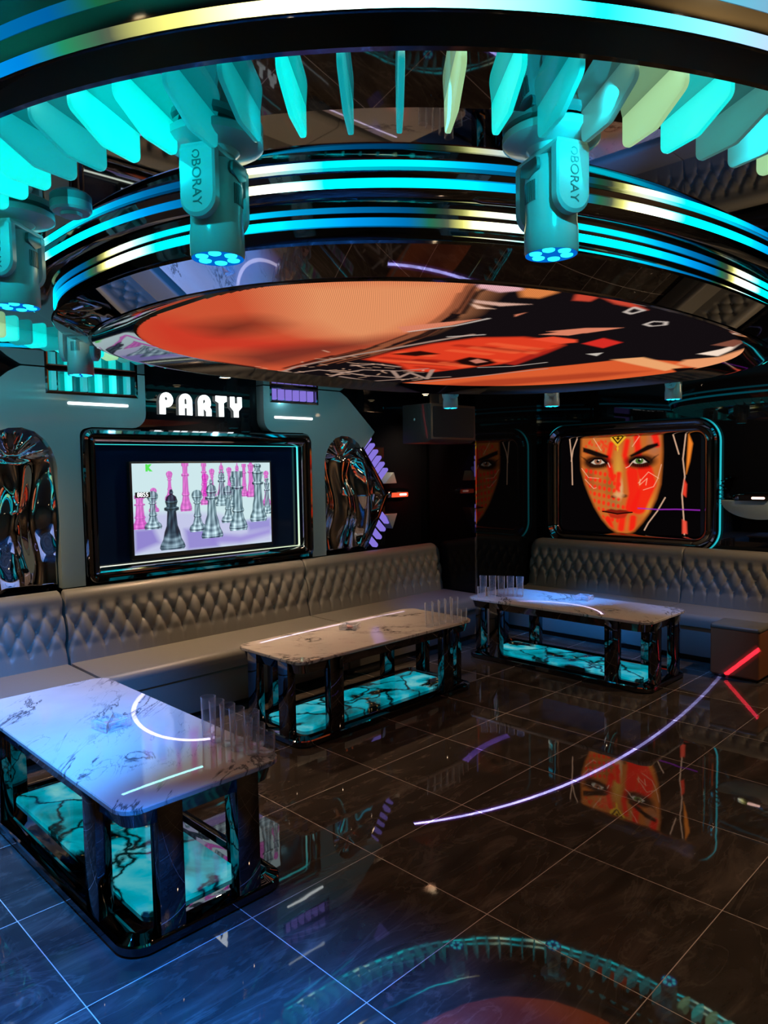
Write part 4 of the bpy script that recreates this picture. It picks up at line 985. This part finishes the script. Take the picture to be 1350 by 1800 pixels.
D = Canvas(UC - 1.68, UC + 1.74, VC - 1.16, VC + 1.16, 420, 300, (19, 14, 17))
def dp(k, c, soft=.02, op=1.0): D.poly(DISC[k], c, soft, op)
dp('skin', (206, 84, 52), .04); dp('tanpatch', (228, 146, 98), .28); dp('redleft', (206, 52, 36), .25, .8); dp('smudge', (74, 26, 24), .28, .9); dp('smudge2', (96, 40, 34), .25, .8)
dp('lowerface', (226, 62, 34), .05); dp('brow', (60, 16, 12), .03); dp('eyeshadow', (70, 18, 12), .04); dp('eyew', (190, 120, 100), .015); D.ell(4.05, 3.05, .03, .03, (15, 8, 8), .3, 0.0)
dp('nostroke', (240, 80, 50)); dp('diamond', (216, 44, 36)); dp('nosetri', (170, 36, 26), .03)
dp('band', (222, 94, 48), .03); dp('bandshade', (160, 50, 30), .12, .7); dp('pale1', (240, 168, 112), .03); dp('pale2', (240, 160, 110), .04); dp('white2', (250, 225, 205), .02); dp('brown2', (130, 76, 60), .02)
dp('pink', (226, 172, 180), .02); dp('pink2', (214, 168, 150), .015); dp('pink3', (236, 190, 165), .015); dp('orange2', (220, 130, 70), .03); dp('red3', (200, 70, 50), .02)
edge = DISC['skin'][10:21]
for i in range(46):           # strands of hair along the cheek
    f0 = rng.rand() * .8; f1 = f0 + .12 + .2 * rng.rand(); off = rng.normal() * .05 + .02
    ps = []
    for f in np.linspace(f0, min(f1, 1), 6):
        q = f * (len(edge) - 1); k = min(int(q), len(edge) - 2); a, b = edge[k], edge[k + 1]; w = q - k
        ps.append((a[0] + (b[0] - a[0]) * w + off + .05 * (f - f0), a[1] + (b[1] - a[1]) * w + off * .6))
    D.line(ps, (22, 14, 16) if i % 3 else (150, 84, 56), .006 + .008 * rng.rand(), .85, .014)
lf = np.clip(np.where(in_poly(D.X, D.Y, DISC['lowerface']), D.dist_poly(DISC['lowerface']), 0) / .05, 0, 1)
for i in range(26):           # streaked paint over the lower face
    k = rng.randint(len(DISC['lowerface'])); a = DISC['lowerface'][k]; b = DISC['lowerface'][(k + 5) % len(DISC['lowerface'])]
    w = rng.rand(); c = (a[0] + (b[0] - a[0]) * w, a[1] + (b[1] - a[1]) * w); e = (c[0] + .22 + .1 * rng.rand(), c[1] - .10 + .1 * rng.rand())
    m0 = np.clip((.03 - D.dist_poly([c, e], False)) / .03 + .5, 0, 1); D.put(m0 * lf, (140, 24, 16) if i % 2 else (246, 104, 60), .55)
dp('brow', (40, 10, 8), .03); dp('eyeshadow', (30, 8, 8), .03); dp('eyew', (200, 120, 100), .015)
for k in ('stroke1', 'stroke2', 'stroke3', 'stroke4'): dp(k, (220, 130, 100), .012)
dp('white4', (200, 190, 180), .01); dp('dark5', (15, 10, 12), .02)
for l in DISC_LINES['chain']: D.line(l, (170, 140, 126), .014, .9, .01)
for l in DISC_LINES['white']: D.line(l, (220, 205, 195), .008, .8, .01)
for i in range(70):
    x, y = DISC_LINES['chain'][i % 7][rng.randint(0, 3)]; x += rng.normal() * .12; y += rng.normal() * .06
    if abs(x - UC) < 1.5: D.line([(x, y), (x + rng.normal() * .06, y + rng.normal() * .03)], (230, 180, 150), .006, .7, .01)
sc_ = D.mesh('screen', lambda x, y: (x - UC, y - VC, 2.270 - 2.40), lambda x, y: (np.abs((x - UC - .045) / 1.645) ** NN + np.abs((y - VC) / 1.115) ** NN) < 1, M['disc'], drum)
sc_['label'] = 'oval LED picture of an orange and black face'


# ---------------------------------------------------------------- loudspeaker
t = thing('loudspeaker', 'big black wedge loudspeaker hung high beside the corner pillar', 'speaker', (5.01, 4.40, 1.93))
o = [(0, 0.03), (.05, 0), (.36, .0), (.36, .36), (0, .36)]
m_ = MB(); m_.loft([[(x, y, z) for y, z in o] for x in (0, .66)], True, True, True); cb = m_.build('cabinet', M['cabinet'], t, .008)
m_ = MB(); m_.loft([[(x, y, z) for x, z in roundrect(.03, .63, .05, .335, .02, 4)] for y in (.002, -.006)], True, False, True); m_.build('grille', pbr('black speaker grille', (.012, .012, .013), .6, bump=(400, .6, 0)), t, .002)
MB().lathe([(.012, 0), (.012, .006), (0, .007)], 16, (0, 0, 0)).xf(Matrix.Translation((0, .20, .22)) @ Matrix.Rotation(-PI / 2, 4, 'Y')).build('rigging_point', M['chrome'], t)
MB().box(.26, .40, .12, .24, .355, .48).build('hanging_bracket', M['black'], t, .004)

# ---------------------------------------------------------------- sofas
def sofa(name, label, L, place_loc, rz, end0=False, end1=False, bt=.095, sd=.50, sz=0.0):
    """a run of length L along local x, seat towards local -y; local y = 0 is the seat-back joint"""
    t = thing(name, label, 'sofa', place_loc, rz, None)
    # tufted back: grid over (s along, q round the profile)
    prof = [(0.0, .40), (.012, .50), (.03, .62), (.048, .74), (.06, .83)]
    prof += [(.06 + .065 - .065 * math.cos(a), .85 + .065 * math.sin(a)) for a in np.linspace(.15, PI / 2, 6)]
    if bt > .15: prof += [(.06 + .065 + (bt - .15) * k / 2, .915) for k in (1, 2)]
    prof += [(bt + .035, .90), (bt + .04, .86), (bt + .04, .40)]
    P = np.array(prof); d = np.r_[0, np.cumsum(np.hypot(*np.diff(P, axis=0).T))]
    nf = int((d[10] - d[0]) / .0095); q = np.r_[np.linspace(0, d[10], nf), d[11:]]
    py, pz = np.interp(q, d, P[:, 0]), np.interp(q, d, P[:, 1])
    ns = int(L / .0105); s = np.linspace(0, L, ns)
    S, Q = np.meshgrid(s, q); Y = np.repeat(py[:, None], ns, 1); Z = np.repeat(pz[:, None], ns, 1)
    nb = max(2, round(L / .118)); ps = L / nb; pt = .112; t0 = .16
    a = (S / ps) + (Q - t0) / (2 * pt) ; b = (S / ps) - (Q - t0) / (2 * pt)
    fa, fb = np.abs(a - np.round(a)), np.abs(b - np.round(b))
    inside = np.clip((Q - t0 + .02) / .05, 0, 1) * np.clip((t0 + 2 * pt + .015 - Q) / .04, 0, 1)
    crease = np.exp(-(np.minimum(fa, fb) * ps / .0115) ** 2) * inside
    dbt = np.hypot(fa, fb) * ps
    btn = np.exp(-(dbt / .026) ** 2) * np.clip((Q - t0 + .06) / .03, 0, 1) * np.clip((t0 + 2 * pt + .06 - Q) / .03, 0, 1)
    fs = np.abs(S / ps - np.round(S / ps))
    pleat = np.exp(-(fs * ps / .008) ** 2) * np.clip((t0 - Q) / .03, 0, 1) * np.clip((Q - .02) / .1, 0, 1)
    puff = .011 * np.sqrt((np.sin(PI * a) * np.sin(PI * b)) ** 2 + .012) * inside
    dep = .010 * crease + .020 * btn + .008 * pleat - puff
    dpz = np.gradient(pz, q); dpy = np.gradient(py, q); ln = np.hypot(dpz, dpy); ny, nz = -dpz / ln, dpy / ln
    fr = (q <= d[10] + 1e-6)
    Y = Y - dep * ny[:, None] * fr[:, None]; Z = Z - dep * nz[:, None] * fr[:, None]
    e0 = .10 if end0 else .012; e1 = .10 if end1 else .012
    for dd, e in ((S, e0), (L - S, e1)):
        k = np.clip(1 - dd / e, 0, 1); dr = (1 - np.sqrt(np.clip(1 - k * k, 0, 1))) * e
        w = np.clip((Z - .5) / .35, 0, 1); Z = Z - dr * w; Y = Y + dr * .35 * (Z > .42) * np.clip((bt - Y) / bt, 0, 1)
    m_ = MB(); m_.v = list(zip(S.ravel(), Y.ravel(), Z.ravel())); nq = len(q)
    m_.f = [(i * ns + j, i * ns + j + 1, (i + 1) * ns + j + 1, (i + 1) * ns + j) for i in range(nq - 1) for j in range(ns - 1)]
    m_.f += [tuple(i * ns for i in range(nq)), tuple(i * ns + ns - 1 for i in reversed(range(nq)))]
    bk = m_.build('backrest', M['leather'], t, smooth=0.9)
    bm_ = MB().lathe([(.0115, -.006), (.0115, .001), (.009, .005), (.004, .007), (0, .0072)], 12, cap0=False, cap1=False).build('button', M['leather'], None, smooth=3.2); bdat = bm_.data; bpy.data.objects.remove(bm_)
    for r in range(3):
        qq = t0 + r * pt
        for j in range(nb + 1):
            ss = (j + .5 * (r % 2)) * ps
            if ss < .05 or ss > L - .05: continue
            y, z = np.interp(qq, d, P[:, 0]), np.interp(qq, d, P[:, 1]); iy, iz = np.interp(qq, q, ny), np.interp(qq, q, nz)
            if end0 and ss < .12 or end1 and ss > L - .12:
                if r == 2: continue
            o = bpy.data.objects.new('button', bdat); COL.objects.link(o); o.parent = t
            o.location = (ss, y - iy * .025, z - iz * .025); o.rotation_euler = (math.atan2(-iy, iz), 0, 0)
    r = roundpoly([(.02, .30), (.02, .432 + sz), (-sd, .425 + sz, .05), (-sd - .012, .30, .01)], 6)
    def loftx(poly, name, m, x0, x1, rr):
        m_ = MB(); rg = []
        for x, e in ((x0, rr), (x0 + rr * .3, rr * .3), (x0 + rr, 0), (x1 - rr, 0), (x1 - rr * .3, rr * .3), (x1, rr)):
            cy = sum(p[0] for p in poly) / len(poly); cz = sum(p[1] for p in poly) / len(poly)
            rg.append([(x, y - (y - cy) * e * 1.6, z - (z - cz) * e * 3) for y, z in poly])
        m_.loft(rg, True, True, True); return m_.build(name, m, t, smooth=0.7)
    loftx(r, 'seat', M['leather'], .002, L - .002, .012)
    MB().box(.004, L - .004, -sd + .012, bt, .05, .30).build('base', M['leather'], t, .006)
    MB().box(.01, L - .01, -sd + .06, bt, 0, .05).build('plinth', M['black'], t)
    return t
sofa('sofa_section', 'grey tufted sofa section at the far left edge, nearest the camera', 2.0, (-0.15, 4.86, 0), 0)
sofa('sofa_section', 'long grey tufted sofa section under the television', 2.05, (1.87, 4.86, 0), 0)
sofa('sofa_section', 'grey tufted sofa section under the right folded mirror, ending at the dark pillar', 1.80, (3.93, 4.86, 0), 0, end1=True)
sofa('sofa_section', 'grey tufted sofa section under the face screen', 1.67, (6.60, 4.44, 0), -PI / 2, end0=True, bt=.20, sd=.43, sz=-.02)
sofa('sofa_section', 'grey tufted sofa section at the right edge behind the brown stool', 2.2, (6.60, 2.768, 0), -PI / 2, bt=.20, sd=.43, sz=-.02)
t = thing('corner_bench', 'backless grey bench seat filling the corner before the dark pillar', 'bench', (5.745, 4.46, 0))
MB().box(0.0, .415, -.10, 0.005, .30, .425).build('seat', M['leather'], t, .012)
MB().box(0.0, .415, -.09, 0.0, 0, .30).build('base', M['leather'], t, .004)

# ---------------------------------------------------------------- tables
def table(loc, rz, label):
    """origin at the middle of the footprint on the floor; long side along local x (1.70 x 0.69)"""
    t = thing('lounge_table', label, 'table', loc, rz, 'marble topped mirror tables')
    A, B = .85, .345
    rr = lambda e, r: roundrect(-A + e, A - e, -B + e, B - e, r, 8)
    m_ = MB(); m_.loft([[(x, y, z) for x, y in rr(e, .085 - e)] for z, e in ((.518, .004), (.522, 0), (.536, 0), (.540, .004))], True, True, True); m_.build('tabletop', M['marble'], t, smooth=0.5)
    m_ = MB(); m_.loft([[(x, y, z) for x, y in rr(e, .075)] for z, e in ((.455, .035), (.518, .02))], True, True, True); m_.build('apron', M['blacksteel'], t, smooth=0.5)
    m_ = MB(); m_.loft([[(x, y, z) for x, y in rr(e, max(.10 - e, .02))] for e, z in ((0.01, 0), (-.0, .012), (.0, .040), (.006, .046), (.05, .062), (.056, .062), (.075, .048), (.10, .046))], True, False, True); m_.build('plinth', M['blacksteel'], t, smooth=0.35)
    m_ = MB(); m_.loft([[(x, y, z) for x, y in rr(e, .05)] for e, z in ((.135, .047), (.137, .062), (.140, .064))], True, True, True); pn = m_.build('onyx_panel', M['onyx'], t, smooth=0.4)
    def leg(x0, x1, y0, y1):
        MB().box(x0, x1, y0, y1, .046, .517).build('leg', M['blacksteel'], t, .003)
    for sx in (-1, 1):
        for sy in (-1, 1):
            xs = sorted((sx * (A - .36), sx * (A - .25))); ys = sorted((sy * (B - .068), sy * (B - .008))); leg(*xs, *ys)      # on the long side
            xs = sorted((sx * (A - .068), sx * (A - .008))); ys = sorted((sy * (B - .23), sy * (B - .13))); leg(*xs, *ys)       # on the short side
    return t
T1 = table((1.385, 3.175, 0), PI / 2, 'marble topped table at the lower left, nearest the camera')
for loc, rz, lab in (((3.49, 3.735, 0), 0, 'marble topped table in the middle, in front of the long sofa'), ((5.375, 3.18, 0), PI / 2, 'marble topped table in front of the face screen, farthest from the camera')):
    o = copy_tree(T1); o.location = loc; o.rotation_euler = (0, 0, rz); o['label'] = lab

# ---------------------------------------------------------------- glassware
def tall_glass():
    m_ = MB().lathe([(.0, 0), (.027, 0), (.029, .003), (.033, .174), (.0332, .1765), (.0318, .1778), (.0306, .1765), (.0308, .174), (.0275, .018), (.025, .014), (0, .013)], 32, cap0=False, cap1=False)
    return m_.build('tall_glass', M['glass'], None, smooth=0.7)
def short_glass():
    m_ = MB().lathe([(.0, 0), (.034, 0), (.0365, .004), (.0395, .086), (.0397, .0885), (.0383, .0898), (.0370, .0885), (.0372, .086), (.035, .016), (.03, .011), (0, .010)], 32, cap0=False, cap1=False)
    return m_.build('short_glass', M['glass'], None, smooth=0.7)
tg, sg = tall_glass(), short_glass()
first = {id(tg): True, id(sg): True}
ORD = {5: ['first', 'second', 'third', 'fourth', 'fifth'], 3: ['first', 'second', 'third'], 2: ['first', 'second']}
def put(g, x, y, label, cat, group):
    o = g if first.pop(id(g), None) else g.copy()
    if o is not g: COL.objects.link(o)
    o.location = (x, y, .5405); tag(o, label, cat, group)
G = [('nearest left table', [(1.636, 2.751), (1.631, 2.675), (1.636, 2.60), (1.634, 2.526), (1.654, 2.448)], [(1.715, 2.60), (1.718, 2.513), (1.690, 2.405)], 'from the sofa side'),
     ('middle table', [(3.90, 3.465), (3.972, 3.465), (4.045, 3.465), (4.118, 3.465), (4.195, 3.475)], [(4.155, 3.415), (4.24, 3.435)], 'from the left'),
     ('far table below the face screen', [(5.19, 3.955), (5.235, 3.885), (5.27, 3.815), (5.31, 3.745), (5.34, 3.665)], [(5.12, 3.92), (5.155, 3.835)], 'from the left')]
for nm, ta, sh, frm in G:
    for i, (x, y) in enumerate(ta): put(tg, x, y, 'clear tall glass, %s %s on the %s' % (ORD[5][i], frm, nm), 'glass', 'tall glasses on the tables')
    for i, (x, y) in enumerate(sh): put(sg, x, y, 'clear short tumbler, %s %s on the %s' % (ORD[len(sh)][i], frm, nm), 'glass', 'short tumblers on the tables')

def ashtray(loc, rz, label):
    t = thing('ashtray', label, 'ashtray', loc, rz, 'crystal ashtrays on the tables')
    S = lambda h, z, r=.012, rib=0: [(x * (1 + rib * (.02 if i % 2 else -.02)), y * (1 + rib * (.02 if i % 2 else -.02)), z) for i, (x, y) in enumerate(ribbed(h, r))]
    def ribbed(h, r):
        pts = []
        n = 11
        for k in range(4):
            for i in range(n):
                a = -h + 2 * h * i / n; c, s = math.cos(k * PI / 2), math.sin(k * PI / 2); pts.append((a * c - h * s, a * s + h * c))
        return pts
    m_ = MB(); m_.loft([S(.055, 0), S(.064, .004, rib=1), S(.064, .036, rib=1), S(.060, .040), S(.050, .040), S(.044, .012)], True, True, True); m_.build('dish', M['crystal'], t, smooth=0.2)
    return t
ash = ashtray((1.39, 3.185, .5405), .15, 'square crystal ashtray on the nearest left table')
for loc, rz, lab in (((3.47, 3.85, .5405), .5, 'square crystal ashtray on the middle table'), ((5.56, 3.16, .5405), .1, 'square crystal ashtray on the far table, empty')):
    o = copy_tree(ash); o.location = loc; o.rotation_euler = (0, 0, rz); o['label'] = lab
for loc, rz, lab in (((1.395, 3.19, .553), .4, 'salmon pink packet lying in the ashtray on the nearest left table'), ((3.47, 3.85, .553), .9, 'salmon pink packet lying in the ashtray on the middle table')):
    m_ = MB().box(-.036, .036, -.022, .022, 0, .014); o = m_.build('paper_packet', M['pink'], None, .002); o.location = loc; o.rotation_euler = (0, 0, rz); tag(o, lab, 'packet', 'pink packets in the ashtrays')

# ---------------------------------------------------------------- stool
t = thing('cube_stool', 'brown leather cube stool in front of the right sofa', 'stool', (6.013, 2.03, 0), 0)
m_ = MB(); m_.loft([[(x, y, z) for x, y in roundrect(-.145 + e, .145 - e, -.185 + e, .185 - e, .018, 4)] for z, e in ((.02, .006), (.03, 0), (.385, 0))], True, True, True); m_.build('body', M['brown'], t, smooth=0.5)
m_ = MB(); m_.loft([[(x, y, z) for x, y in roundrect(-.147 + e, .147 - e, -.187 + e, .187 - e, max(.02 - e, .01), 4)] for z, e in ((.385, .004), (.39, 0), (.405, 0), (.416, .006), (.422, .02), (.428, .08))], True, True, True); m_.build('cushion', M['stooltop'], t, smooth=0.7)
MB().box(-.12, .12, -.155, .155, 0, .02).build('foot', M['black'], t)
